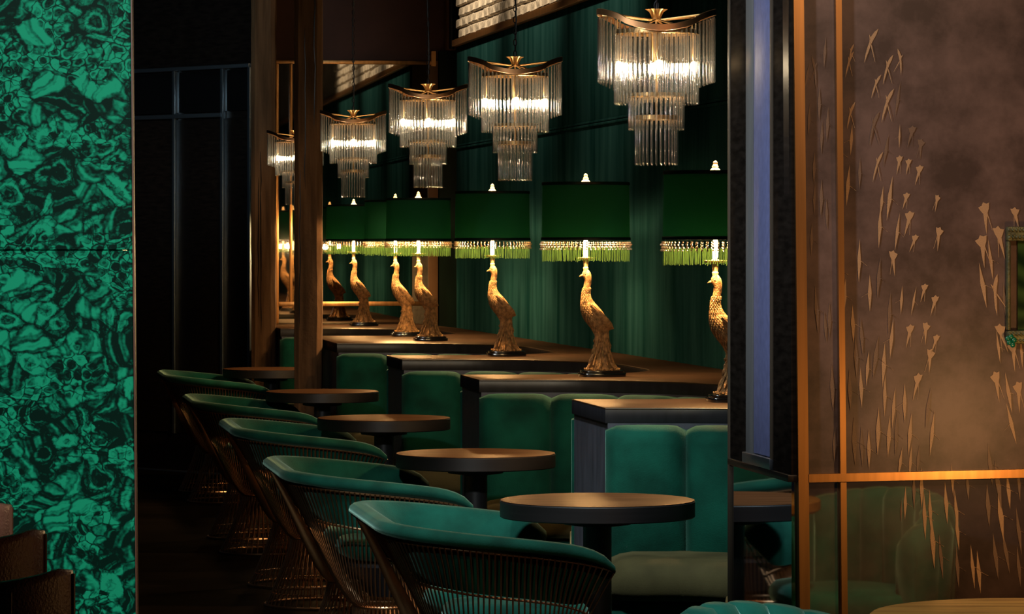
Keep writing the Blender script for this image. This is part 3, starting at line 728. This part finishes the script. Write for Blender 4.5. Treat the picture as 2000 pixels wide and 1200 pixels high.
def make_settee(label, loc):
    th = thing('wire_settee', label, 'settee', loc, ANG, 'velvet settees on bronze wire bases')
    n = 72; pp = settee_path(n); nn = normals(pp)
    if nn[n//2].x > 0: nn = [-q for q in nn]     # outward
    def wire_path(p, nrm):
        c = Vector((0.02, BY if p.y > 0 else -BY)); d = p-c; a = math.atan2(d.y, d.x)
        top = Vector((*(p+nrm*.014), rimz(p.x)-.046)); wpt = Vector((c.x+.095*math.cos(a), c.y+.095*math.sin(a), .275))
        return [top, top.lerp(wpt, .36), Vector((c.x+.17*math.cos(a), c.y+.17*math.sin(a), .315)), wpt]
    def lean(p, nrm):          # plan shift of the wire 12 cm below the rim hoop
        bz = bez(wire_path(p, nrm), 24)
        for q0, q1 in zip(bz, bz[1:]):
            if bz[0].z-q1.z >= .12:
                u = (bz[0].z-.12-q0.z)/(q1.z-q0.z); w_ = q0.lerp(q1, u); return (w_-bz[0]).xy
    ln = [lean(pp[i], nn[i]) for i in range(n+1)]
    # even the lean out where the two baskets part at the middle of the back
    for _ in range(6): ln = [ln[0]]+[(ln[i-1]+ln[i]*2+ln[i+1])/4 for i in range(1, n)]+[ln[n]]
    prof = [(-.030, -.165), (-.050, -.12), (-.050, -.07), (-.036, -.03), (-.016, -.006), (.004, 0), (.022, -.004), (.034, -.013), (.037, -.025), (.030, -.036), (.014, -.042), (.0, -.055), (-.008, -.12), (-.012, -.165)]
    rings = []
    for i in range(n+1):
        e = min(i, n-i); s = (.55, .82, .93, .98, 1, 1)[min(e, 5)]; z = rimz(pp[i].x)
        cz = -.07
        rings.append([Vector((*(pp[i]+nn[i]*o*s+ln[i]*max(0, (-dz-.045)/.12)+nn[i]*(-.006 if dz < -.05 else 0)), z+cz+(dz-cz)*s)) for o, dz in prof])
    obj('back_cushion', MB().rings(rings), M['velvet'], th, smooth=70)
    obj('rim_hoop', MB().tube([Vector((*(pp[i]+nn[i]*.010), rimz(pp[i].x)-.048)) for i in range(n+1)], .004, 6), M['wire'], th)
    obj('lower_hoop', MB().tube([Vector((*(pp[i]+nn[i]*-.012+ln[i]*1.04), rimz(pp[i].x)-.170)) for i in range(n+1)], .004, 6), M['wire'], th)
    # body wires: rim -> waist of the nearer pedestal
    nw = 128; wp = settee_path(nw); wn = normals(wp)
    if wn[nw//2].x > 0: wn = [-q for q in wn]
    for i in range(nw+1):
        path = bez(wire_path(wp[i], wn[i]), 8)
        obj('basket_wire', MB().tube(path, .0026, 4), M['wire'], th)
    # seat rings, cushions, pedestal bases
    for sy in (-1, 1):
        cy = sy*.205
        mb = MB()
        rings = []
        for q, z in ((.02, .415), (.90, .42), (1.0, .44), (1.02, .458), (1.0, .476), (.93, .49), (.6, .497), (.02, .50)):
            ring = []
            for j in range(40):
                a = 2*PI*j/40; cs, sn = math.cos(a), math.sin(a)
                sx = abs(cs)**.75*(1 if cs > 0 else -1)*.200; sy_ = abs(sn)**.75*(1 if sn > 0 else -1)*.195
                ring.append((.085+sx*q, cy+sy_*q, z))
            rings.append(ring)
        obj('seat_cushion', mb.rings(rings), M['velvet'], th, smooth=60)
        obj('seat_pan', MB().lathe([(.07, .30), (.11, .36), (.15, .405), (.15, .414), (.02, .414)], 32, (.05, cy+sy*.10, 0)), M['iron'], th)
        cyb = sy*BY
        nb = 44
        for j in range(nb):
            a = 2*PI*(j+.5)/nb; cs, sn = math.cos(a), math.sin(a)
            pth = bez([(.02+.098*cs, cyb+.098*sn, .285), (.02+.112*cs, cyb+.112*sn, .20), (.02+.205*cs, cyb+.205*sn, .006)], 5)
            obj('base_wire', MB().tube(pth, .0026, 4), M['wire'], th)
        ring = lambda r_, z_: [(.02+r_*math.cos(2*PI*j/48), cyb+r_*math.sin(2*PI*j/48), z_) for j in range(48)]
        obj('floor_ring', MB().tube(ring(.207, .006), .006, 6, True), M['wire'], th)
        obj('inner_ring', MB().tube(ring(.178, .055), .003, 5, True), M['wire'], th)
        obj('waist_ring', MB().tube(ring(.100, .280), .005, 6, True), M['wire'], th)
    return th
SE = [(1.445, 9.95, 'nearest teal velvet settee with bronze wire basket, beside the nearest round table'),
      (1.375, 12.12, 'second nearest teal velvet settee on bronze wire pedestals'),
      (1.41, 14.80, 'middle of the five wire settees, dark green velvet with glinting wires'),
      (1.40, 17.25, 'fourth wire settee from the camera, in dim olive light'),
      (1.45, 20.55, 'farthest wire settee, before the dark panel wall')]
s0 = make_settee(SE[0][2], W(SE[0][0], SE[0][1]))
for t, Z, lb in SE[1:]: dup(s0, W(t, Z), ANG, lb)

# ------------------------------------------------------------------ bird lamps
q = .000737
def bx(zx): return (zx-285)*q
def bz_(zy): return (1128-zy)*q
def make_lamp(label, loc):
    th = thing('bird_lamp', label, 'lamp', loc, ANG, 'gilt bird lamps with fringed green shades')
    off = -bx(375)             # put the plinth centre at the origin
    def X(zx): return bx(zx)+off
    # plinth: two tiered black lacquer block with notched corners
    def plinth(hx, hy, z0, z1, bev):
        c = .018; poly = [(-hx+c, -hy), (hx-c, -hy), (hx-c*.3, -hy+c*.3), (hx, -hy+c), (hx, hy-c), (hx-c*.3, hy-c*.3), (hx-c, hy), (-hx+c, hy), (-hx+c*.3, hy-c*.3), (-hx, hy-c), (-hx, -hy+c), (-hx+c*.3, -hy+c*.3)]
        return MB().prism(poly, z0, z1, bev)
    obj('plinth', plinth(.089, .068, 0, .016, .003), M['black_gloss'], th, smooth=25)
    obj('plinth_top', plinth(.082, .061, .016, .025, .002), M['black_gloss'], th, smooth=25)
    # body lofted from horizontal slices
    sl = [(540, 276, 294, .006), (552, 272, 304, .011), (562, 266, 311, .014), (574, 264, 315, .016), (586, 268, 316, .0155), (600, 278, 316, .0135), (620, 276, 315, .0135), (650, 271, 308, .0135),
          (680, 265, 305, .015), (700, 263, 310, .019), (720, 261, 322, .026), (740, 260, 342, .034), (760, 261, 360, .040), (780, 264, 376, .044), (800, 270, 388, .046), (820, 282, 396, .045),
          (840, 297, 402, .042), (860, 314, 406, .037), (880, 328, 406, .032), (905, 340, 408, .029), (950, 338, 412, .031), (1000, 330, 416, .036), (1040, 318, 424, .043), (1070, 306, 438, .050), (1094, 292, 462, .056)]
    rings = []
    for zy, l, r_, ry_ in sl:
        cx = (X(l)+X(r_))/2; rx = (X(r_)-X(l))/2
        rings.append([(cx+rx*math.cos(2*PI*j/20), ry_*math.sin(2*PI*j/20), bz_(zy)) for j in range(20)])
    obj('bird_body', MB().rings(rings), M['gold'], th, smooth=60)
    mb = MB(); mb.rings([[(X(268)+.0*j, .006*math.cos(2*PI*j/8), bz_(576)+.006*math.sin(2*PI*j/8)) for j in range(8)], [(X(256), .004*math.cos(2*PI*j/8), bz_(579)+.004*math.sin(2*PI*j/8)) for j in range(8)], [(X(248), .001*math.cos(2*PI*j/8), bz_(583)+.001*math.sin(2*PI*j/8)) for j in range(8)]])
    obj('beak', mb, M['gold'], th, smooth=60)
    mb = MB()
    for sy in (-1, 1): mb.sphere((X(279), sy*.0145, bz_(570)), .0026, 8, 6)
    obj('eyes', mb, M['black_gloss'], th)
    # scale feathers over neck, breast and back
    def surf(zy, a):
        for (z0, l0, r0, y0), (z1, l1, r1, y1) in zip(sl, sl[1:]):
            if z0 <= zy <= z1:
                u = (zy-z0)/(z1-z0); l = l0+(l1-l0)*u; r_ = r0+(r1-r0)*u; y = y0+(y1-y0)*u
                return Vector(((X(l)+X(r_))/2+(X(r_)-X(l))/2*math.cos(a), y*math.sin(a), bz_(zy)))
    mb = MB(); rr = random.Random(5)
    zy = 640
    while zy < 880:
        step = 9 if zy < 720 else 12; cnt = 12 if zy < 700 else 22
        for j in range(cnt):
            a = 2*PI*(j+(.5 if int(zy/step) % 2 else 0))/cnt
            p = surf(zy, a); p2 = surf(zy+step*1.9, a+.02); e = .14 if cnt > 12 else .24
            pl, pr = surf(zy+step*.9, a-e), surf(zy+step*.9, a+e)
            c = Vector((surf(zy, 0).x*.5+surf(zy, PI).x*.5, 0, p.z)); o = (p-c).normalized()*.0028
            mb.add([p, pl+o*.7, p2+o*1.5, pr+o*.7, (p+p2)/2+o*1.6], [(0, 1, 4), (1, 2, 4), (2, 3, 4), (3, 0, 4)])
        zy += step
    stuff(obj('scale_feathers', mb, M['gold'], th, smooth=20))
    # wings: layered blades each side
    for sy in (-1, 1):
        mb = MB()
        for k in range(9):
            u = k/8
            a = Vector((X(300+30*u), sy*(.036+.006*(1-u)), bz_(738+62*u))); b = Vector((X(432-26*u), sy*(.020-.002*u), bz_(868+12*u-30*(1-u)*0)))
            d = (b-a); nrm = Vector((-d.z, 0, d.x)).normalized()*(.012-.004*u)
            rings = []
            for i in range(7):
                t = i/6; wdt = math.sin(PI*min(1, .12+.88*(1-t)**.8))*1.0 if t > .6 else .55+.45*math.sin(PI*t*.8)
                wdt = max(.08, wdt)*(1-.9*max(0, t-.85)/.15)
                c = a.lerp(b, t)+Vector((0, sy*(.012*math.sin(PI*t)+.0015*(8-k)), 0))
                rings.append([c+nrm*wdt, c+Vector((0, sy*.003, 0)), c-nrm*wdt, c-Vector((0, sy*.003, 0))])
            mb.rings(rings)
        obj('wing', mb, M['gold'], th, smooth=30)
    # trailing tail feathers with eye tips
    mb = MB()
    for k in range(34):
        a = 2*PI*k/34+rr.uniform(-.05, .05)
        z_end = 1096-[0, 60, 120, 30, 90, 155][k % 6]
        if math.cos(a) < -.2: z_start = 890
        else: z_start = 860
        pts = []; rs = []
        for i in range(9):
            t = i/8; zz = z_start+(z_end-z_start)*t; p = surf(min(zz, 1094), a)
            c = Vector((surf(min(zz, 1094), 0).x*.5+surf(min(zz, 1094), PI).x*.5, 0, p.z)); o = (p-c).normalized()
            pts.append(p+o*(.0005+(.006 if i == 8 else .003 if i == 7 else 0))); rs.append([.0022, .003, .0035, .0038, .004, .0045, .0065, .0075, .002][i])
        mb.tube(pts, rs, 6)
    for k in range(14):        # flared feet curling on the plinth
        a = 2*PI*(k+.5)/14; p = surf(1085, a); c = Vector((surf(1085, 0).x*.5+surf(1085, PI).x*.5, 0, p.z)); o = (p-c).normalized()
        mb.tube([p, p+o*.006+Vector((0, 0, -.004)), p+o*.012+Vector((0, 0, -.003)), p+o*.015+Vector((0, 0, .003))], [.006, .006, .005, .002], 6)
    obj('tail_feathers', mb, M['gold'], th, smooth=50)
    # fitting, dish, candle tube, bulb
    sx = off
    obj('neck_fitting', MB().lathe([(.009, bz_(548)), (.011, bz_(536)), (.0085, bz_(530)), (.010, bz_(515)), (.012, bz_(500)), (.010, bz_(494))], 20, (sx, 0, 0)), M['pale_brass'], th)
    obj('drip_dish', MB().lathe([(.008, bz_(495)), (.030, bz_(491)), (.040, bz_(482)), (.041, bz_(480)), (.030, bz_(486)), (.008, bz_(488))], 24, (sx, 0, 0)), M['pale_brass'], th)
    obj('candle_tube', MB().lathe([(.012, bz_(488)), (.012, bz_(476)), (.009, bz_(474))], 20, (sx, 0, 0)), M['pale_brass'], th)
    obj('bulb', MB().lathe([(.008, bz_(475)), (.0095, bz_(465)), (.0095, bz_(395)), (.006, bz_(380)), (.001, bz_(376))], 16, (sx, 0, 0)), M['lamp_bulb'], th)
    # shade
    zt, zb_ = bz_(78), bz_(378); rt, rb = .174, .177
    n = 64
    mb = MB()
    prof = [(rb, zb_), (rt, zt), (rt-.004, zt), (rb-.004, zb_)]
    mb.rings([[(sx+r_*math.cos(2*PI*j/n), r_*math.sin(2*PI*j/n), z) for j in range(n)] for r_, z in prof], closed=True)
    sh = obj('lamp_shade', mb, M['shade'], th, smooth=40)
    obj('shade_liner', MB().lathe([(rt-.005, zt-.008), (.020, zt-.006), (.020, zt-.004), (rt-.005, zt-.006)], 48, (sx, 0, 0), False, False), M['dark_green'], sh)
    for z, r_ in ((zt, rt), (zb_, rb)):
        obj('shade_trim', MB().rings([[(sx+(r_+a)*math.cos(2*PI*j/n), (r_+a)*math.sin(2*PI*j/n), z+b) for j in range(n)] for a, b in ((.0015, -.006), (.003, -.004), (.003, .004), (.0015, .006), (-.002, .006), (-.002, -.006))], closed=True), M['dark_green'], sh)
    # beads and fringe
    mb = MB(); nb = 62
    for j in range(nb):
        a = 2*PI*j/nb; c, s = math.cos(a), math.sin(a)
        for i, (dz, br) in enumerate(((.008, .0035), (.016, .0042), (.026, .0050), (.035, .0038))):
            rr_ = rb+.002+.004*(i % 2)
            mb.sphere((sx+rr_*c, rr_*s, zb_-.006-dz), br, 5, 4)
    stuff(obj('bead_trim', mb, M['bead'], sh, smooth=60))
    mb = MB()
    for j in range(170):
        a = 2*PI*(j+rr.uniform(-.3, .3))/170; c, s = math.cos(a), math.sin(a); r_ = rb-.002+rr.uniform(-.003, .002)
        l = bz_(497+rr.uniform(-3, 7)); w_ = .0017; a2 = rr.uniform(-.004, .004)
        p0 = Vector((sx+r_*c, r_*s, zb_-.034)); p1 = Vector((sx+r_*c-s*a2, r_*s+c*a2, l)); tdir = Vector((-s, c, 0))*w_
        mb.add([p0-tdir, p0+tdir, p1+tdir*.9, p1-tdir*.9], [(0, 1, 2, 3)])
    stuff(obj('fringe', mb, M['fringe'], sh, smooth=0))
    mb = MB().lathe([(.012, zt-.002), (.0185, zt+.002), (.017, zt+.010), (.010, zt+.017), (.0115, zt+.021), (.008, zt+.027), (.0075, zt+.031), (.0085, zt+.034), (.004, zt+.040), (.0005, zt+.042)], 14, (sx, 0, 0), cap0=False)
    obj('finial', mb, M['finial'], sh, smooth=50)
    return th, Vector((sx, 0, 0)), zt, zb_
LA = [(2.585, 11.76, 'nearest gilt bird lamp, cut off by the dark wall return'),
      (2.541, 13.98, 'second gilt bird lamp from the right, fully visible before the ribbed wall'),
      (2.539, 16.46, 'third gilt bird lamp from the right, on the third partition'),
      (2.517, 19.00, 'fourth gilt bird lamp from the right, front one of the pair on the wide partition'),
      (2.505, 19.93, 'gilt bird lamp behind and left of the front one on the wide partition'),
      (2.534, 22.35, 'farthest gilt bird lamp, on the counter close before the wall mirror')]
l0, ls, lzt, lzb = make_lamp(LA[0][2], W(LA[0][0], LA[0][1], CT))
for t, Z, lb in LA[1:]: dup(l0, W(t, Z, CT), ANG, lb)
for t, Z, lb in LA:
    p = W(t, Z, CT)+Matrix.Rotation(ANG, 3, 'Z') @ ls
    for k in range(3):
        a = 2*PI*k/3+.4
        light('lamp_glow', 'POINT', p+Vector((.062*math.cos(a), .062*math.sin(a), lzb-.045)), 15.0, (1.0, 0.62, 0.28), shadow_soft_size=.015)
    light('lamp_top_glow', 'POINT', p+Vector((0, 0, lzt-.022)), 3.0, (1.0, 0.62, 0.28), shadow_soft_size=.008)

# ------------------------------------------------------------------ chandeliers
def make_chandelier(label, loc, zc):
    """origin at the rim's mid height"""
    th = thing('glass_chandelier', label, 'chandelier', loc, .06, 'tiered glass rod chandeliers')
    def crown(a): k = math.cos(2*a); return .146+.018*k, .025*(1 if k > 0 else -1)*abs(k)**.75
    n = 96; mb = MB(); rings = []
    for j in range(n):
        a = 2*PI*j/n; r, z = crown(a); c, s = math.cos(a), math.sin(a)
        rings.append([(x*c, x*s, z+y) for x, y in ((r, -.008), (r+.003, -.007), (r+.003, .009), (r, .010), (r-.002, .009), (r-.002, -.007))])
    mb.rings(rings, closed=True)
    obj('crown_band', mb, M['crown'], th, smooth=50)
    def ringband(name, r, z, h): obj(name, MB().rings([[(x*math.cos(2*PI*j/48), x*math.sin(2*PI*j/48), z+y) for j in range(48)] for x, y in ((r, -h/2), (r+.002, -h/2), (r+.002, h/2), (r, h/2))], closed=True), M['old_brass'], th, smooth=50)
    ringband('tier_ring', .115, -.030, .012); ringband('tier_ring', .074, -.205, .010); ringband('tier_ring', .056, -.268, .012)
    # spokes and centre stem
    for k in range(8):
        a = PI/4*k+PI/8; r, z = crown(a)
        obj('spoke', MB().tube([(.012*math.cos(a), .012*math.sin(a), .004), (r*math.cos(a), r*math.sin(a), z)], .003, 6), M['old_brass'], th)
        obj('hanger', MB().tube([(.113*math.cos(a), .113*math.sin(a), .004+(z-.004)*.72), (.115*math.cos(a), .115*math.sin(a), -.03)], .002, 6), M['old_brass'], th)
    for r, z in ((.115, -.03), (.074, -.205), (.056, -.268)):
        for k in range(4): a = PI/2*k+.3; obj('spoke', MB().tube([(.003*math.cos(a), .003*math.sin(a), z), (r*math.cos(a), r*math.sin(a), z)], .002, 5), M['old_brass'], th)
    obj('centre_stem', MB().lathe([(.0035, -.275), (.0035, 0), (.012, .004), (.014, .012)], 14), M['old_brass'], th)
    # canopy cup with leafy lip
    mb = MB(); rings = []
    for r, z, w_ in ((.010, .006, 0), (.014, .014, 0), (.018, .026, .002), (.026, .034, .006), (.022, .032, .004), (.012, .022, 0)):
        rings.append([((r+w_*math.cos(6*2*PI*j/36))*math.cos(2*PI*j/36), (r+w_*math.cos(6*2*PI*j/36))*math.sin(2*PI*j/36), z) for j in range(36)])
    obj('leaf_cup', mb.rings(rings), M['old_brass'], th, smooth=50)
    # chain
    mb = MB(); z = .034; k = 0
    top = zc
    while z < top:
        lk = []
        for j in range(10):
            a = 2*PI*j/10; x, y = .006*math.cos(a), .012*math.sin(a)
            lk.append((x, 0, z+.010+y) if k % 2 == 0 else (0, x, z+.010+y))
        mb.tube(lk, .0016, 4, True); z += .020; k += 1
    cord = [(0.004*math.sin(i*.9), .004*math.cos(i*.7), .03+(top-.03)*i/24) for i in range(25)]
    mb.tube(cord, .0026, 5)
    stuff(obj('chain', mb, M['iron'], th))
    # glass rods
    def rod_mesh(L):
        mb = MB().lathe([(.0010, .002), (.0026, 0), (.0037, -.004), (.0037, -L+.008), (.0043, -L+.004), (.0030, -L), (.0006, -L-.002)], 6)
        me = bpy.data.meshes.new('glass_rod'); me.from_pydata(mb.v, [], mb.f); me.materials.append(M['rod']); me.shade_smooth(); return me
    mo, md, m2, m3 = rod_mesh(.180), rod_mesh(.190), rod_mesh(.088), rod_mesh(.122)
    for j in range(62):
        a = 2*PI*j/62; r, z = crown(a); inst('glass_rod', mo, th, ((r-.003)*math.cos(a), (r-.003)*math.sin(a), z-.014), (0, 0, a))
    for j in range(50):
        a = 2*PI*(j+.5)/50; inst('glass_rod', md, th, (.115*math.cos(a), .115*math.sin(a), -.040), (0, 0, a))
    for j in range(36):
        a = 2*PI*(j+.5)/36; inst('glass_rod', m2, th, (.0755*math.cos(a), .0755*math.sin(a), -.214), (0, 0, a))
    for j in range(28):
        a = 2*PI*(j+.5)/28; inst('glass_rod', m3, th, (.0575*math.cos(a), .0575*math.sin(a), -.277), (0, 0, a))
    for k in range(4):
        a = PI/2*k; r = .122 if k % 2 == 0 else .092
        cn = obj('candle_sleeve', MB().lathe([(.007, -.02), (.007, -.100), (.004, -.108)], 12, (r*.86*math.cos(a), r*.86*math.sin(a), 0)), M['old_brass'], th)
        obj('bulb', MB().lathe([(.001, -.110), (.007, -.114), (.0085, -.122), (.0065, -.132), (.003, -.140), (.0005, -.143)], 12, (r*.86*math.cos(a), r*.86*math.sin(a), 0)), M['bulb'], cn, smooth=60)
    return th
CH = []
for (px, pytop, Z), lb in zip(((1282, 42, 9.7), (1006, 130, 12.2), (836, 180, 14.55), (690, 229, 17.36), (577, 266, 20.3)),
    ('nearest glass rod chandelier, hanging highest in the picture at upper right', 'second nearest glass rod chandelier, before the copper wall trim', 'middle of the five glass rod chandeliers, overlapping the mirror edge',
     'fourth glass rod chandelier, hanging just right of the timber post', 'farthest glass rod chandelier, partly hidden behind the timber post')):
    CH.append((P(px, pytop, Z), lb))
c0 = make_chandelier(CH[0][1], CH[0][0], 3.9-CH[0][0].z)
for p, lb in CH[1:]:
    r = dup(c0, p, .06, lb)
    for ch in r.children:
        if ch.name.startswith('chain'): ch.scale = (1, 1, 1); ch.location = (0, 0, 0)
for p, lb in CH:
    for sx_ in (-1, 1):
        light('chandelier_glow', 'POINT', p+Vector((sx_*.068, 0, -.124)), 2.7, (1.0, 0.78, 0.50), shadow_soft_size=.010)

# ------------------------------------------------------------------ tub chairs and table in the right foreground
def make_tub(label, loc, rotz):
    th = thing('tub_chair', label, 'chair', loc, rotz, 'channelled velvet tub chairs')
    # opens towards local +x
    nch = 11; a0, a1 = rad(75), rad(285)
    for c in range(nch):
        rings = []
        for i in range(7):
            u = i/6; a = a0+(a1-a0)*(c+u)/nch; e = 1-abs(2*u-1)**3
            mid = abs((c+u)/nch-.5)*2
            top = .745-.12*mid**2.2; ro, ri = .30+.008*e, .215-.014*e
            prof = [(ro-.03, .30), (ro, .34), (ro+.015, top-.06), (ro, top-.018), (ro-.03, top+.004*e), (ri+.03, top-.004+.004*e), (ri+.005, top-.03), (ri, top-.08), (ri, .40), (ri+.02, .36)]
            rings.append([(r*math.cos(a)*1.0, r*math.sin(a), z) for r, z in prof])
        obj('back_channel', MB().rings(rings), M['velvet'], th, smooth=60)
    obj('seat_cushion', MB().lathe([(.18, .36), (.235, .365), (.25, .39), (.25, .43), (.235, .455), (.15, .468), (.01, .47)], 40, (.03, 0, 0)), M['velvet'], th, smooth=60)
    obj('seat_base', MB().lathe([(.16, .28), (.24, .29), (.25, .31), (.25, .355), (.20, .36)], 40, (.0, 0, 0)), M['velvet'], th, smooth=50)
    for k in range(4):
        a = PI/4+PI/2*k
        obj('leg', MB().tube([(.17*math.cos(a), .17*math.sin(a), .29), (.20*math.cos(a), .20*math.sin(a), 0)], [.014, .010], 10), M['old_brass'], th)
    return th
tc = make_tub('teal velvet tub chair with channelled back, at the lower right edge by the mirror return', (.625, 7.08, 0), rad(-40))
dup(tc, (1.545, 7.10, 0), rad(150), 'channelled tub chair right of the frame, seen reflected in the glazed paper')
tb = thing('bar_table', 'round copper-brown table at the lower right corner', 'table', (1.075, 7.10, 0), 0)
obj('tabletop', MB().lathe([(.30, .700), (.335, .702), (.345, .71), (.345, .735), (.34, .739), (.33, .74)], 64), mat_wood('copper brown tabletop', (.10, .042, .009), (.19, .085, .018), (4, 30, 30), .05), tb)
obj('pedestal', MB().lathe([(.045, .02), (.045, .68), (.12, .69), (.12, .70)], 24), M['iron'], tb)
obj('foot', MB().lathe([(.22, 0), (.22, .012), (.2, .02), (.06, .026)], 40), M['iron'], tb)

# framed green picture on the leaf paper
def pic():
    a = onpanel(1963, 672, 0); b = onpanel(1963, 443, 0)
    h = b.z-a.z; wd = .24
    th = thing('framed_picture', 'small green marbled picture in ornate verdigris frame on the leaf paper', 'picture', a, ANG)
    obj('picture_panel', MB().box((.03, -.010, .03), (wd-.03, -.004, h-.03)), M['picture'], th)
    for nm, lo, hi in (('frame_bar', (0, -.022, 0), (wd, -.001, .034)), ('frame_bar', (0, -.022, h-.036), (wd, -.001, h)), ('frame_side', (0, -.020, .034), (.010, -.001, h-.036)), ('frame_side', (wd-.010, -.020, .034), (wd, -.001, h-.036))):
        o = obj(nm, MB().box(lo, hi, .004), M['frame_green'], th)
        if nm == 'frame_bar':
            mb = MB()
            for zz in (lo[2]+.009, hi[2]-.009):
                for k in range(26): mb.sphere((.005+k*(wd-.01)/25, -.024, zz), .0038, 6, 5)
            stuff(obj('bead_ornament', mb, M['frame_green'], o))
    mb = MB()
    for k, (x, z) in enumerate(((.004, .004), (.012, -.002), (.0, .014), (.016, .010), (.008, .018))): mb.sphere((x, -.026, z), .007, 8, 6, (1, .6, 1))
    obj('corner_flower', mb, mat('emerald enamel', (0.005, .12, .06), .25), th)
pic()

# ------------------------------------------------------------------ leather dining chairs at lower left
def make_leather(label, loc, rotz):
    th = thing('leather_chair', label, 'chair', loc, rotz, 'brown leather dining chairs')
    # back: curved shell; local -y is the rear (towards camera), x across
    n = 24; rings = []; hw = .25
    for i in range(n+1):
        u = -1+2*i/n; x = hw*u; y = .10*u*u*u*u+.05*u*u
        top = .845-.028*(1-abs(u)**3)+.0
        if abs(u) > .93: top -= .012
        prof = [(-.022, .42), (-.026, .60), (-.022, top-.02), (-.014, top-.004), (0, top), (.014, top-.004), (.022, top-.02), (.026, .60), (.022, .42)]
        rings.append([(x, y+d, z) for d, z in prof])
    obj('backrest', MB().rings(rings), M['leather'], th, smooth=60)
    for u in (-.62, -.2, .2, .62):
        x = hw*u; y = .10*u**4+.05*u*u
        obj('seam', MB().tube([(x, y-.0245, .44), (x, y-.0275, .60), (x, y-.0235, .80)], .0016, 5), M['leather_trim'], th)
    for s in (-1, 1):
        obj('edge_piping', MB().tube([(s*hw, .15-.022*0, .44), (s*hw, .15, .62), (s*hw, .15, .825)], .007, 8), M['leather_trim'], th)
    obj('seat_cushion', MB().box((-.24, .02, .40), (.24, .46, .48), .03, 3), M['leather'], th, smooth=60)
    for x in (-.20, .20):
        for y in (.06, .42):
            obj('leg', MB().tube([(x, y, .41), (x*1.08, y, 0)], [.018, .012], 8), M['dark_wood'], th)
    return th
lc = make_leather('nearest brown leather chair at the lower left corner, before the malachite wall', (-.905-.25, 6.95, 0), rad(-4))
dup(lc, (-1.092-.25, 7.92, 0), rad(-4), 'middle brown leather chair at the left edge, behind the nearest leather chair')
dup(lc, (-1.285-.25, 8.72, 0), rad(-4), 'farthest brown leather chair, a sliver at the left edge against the malachite')
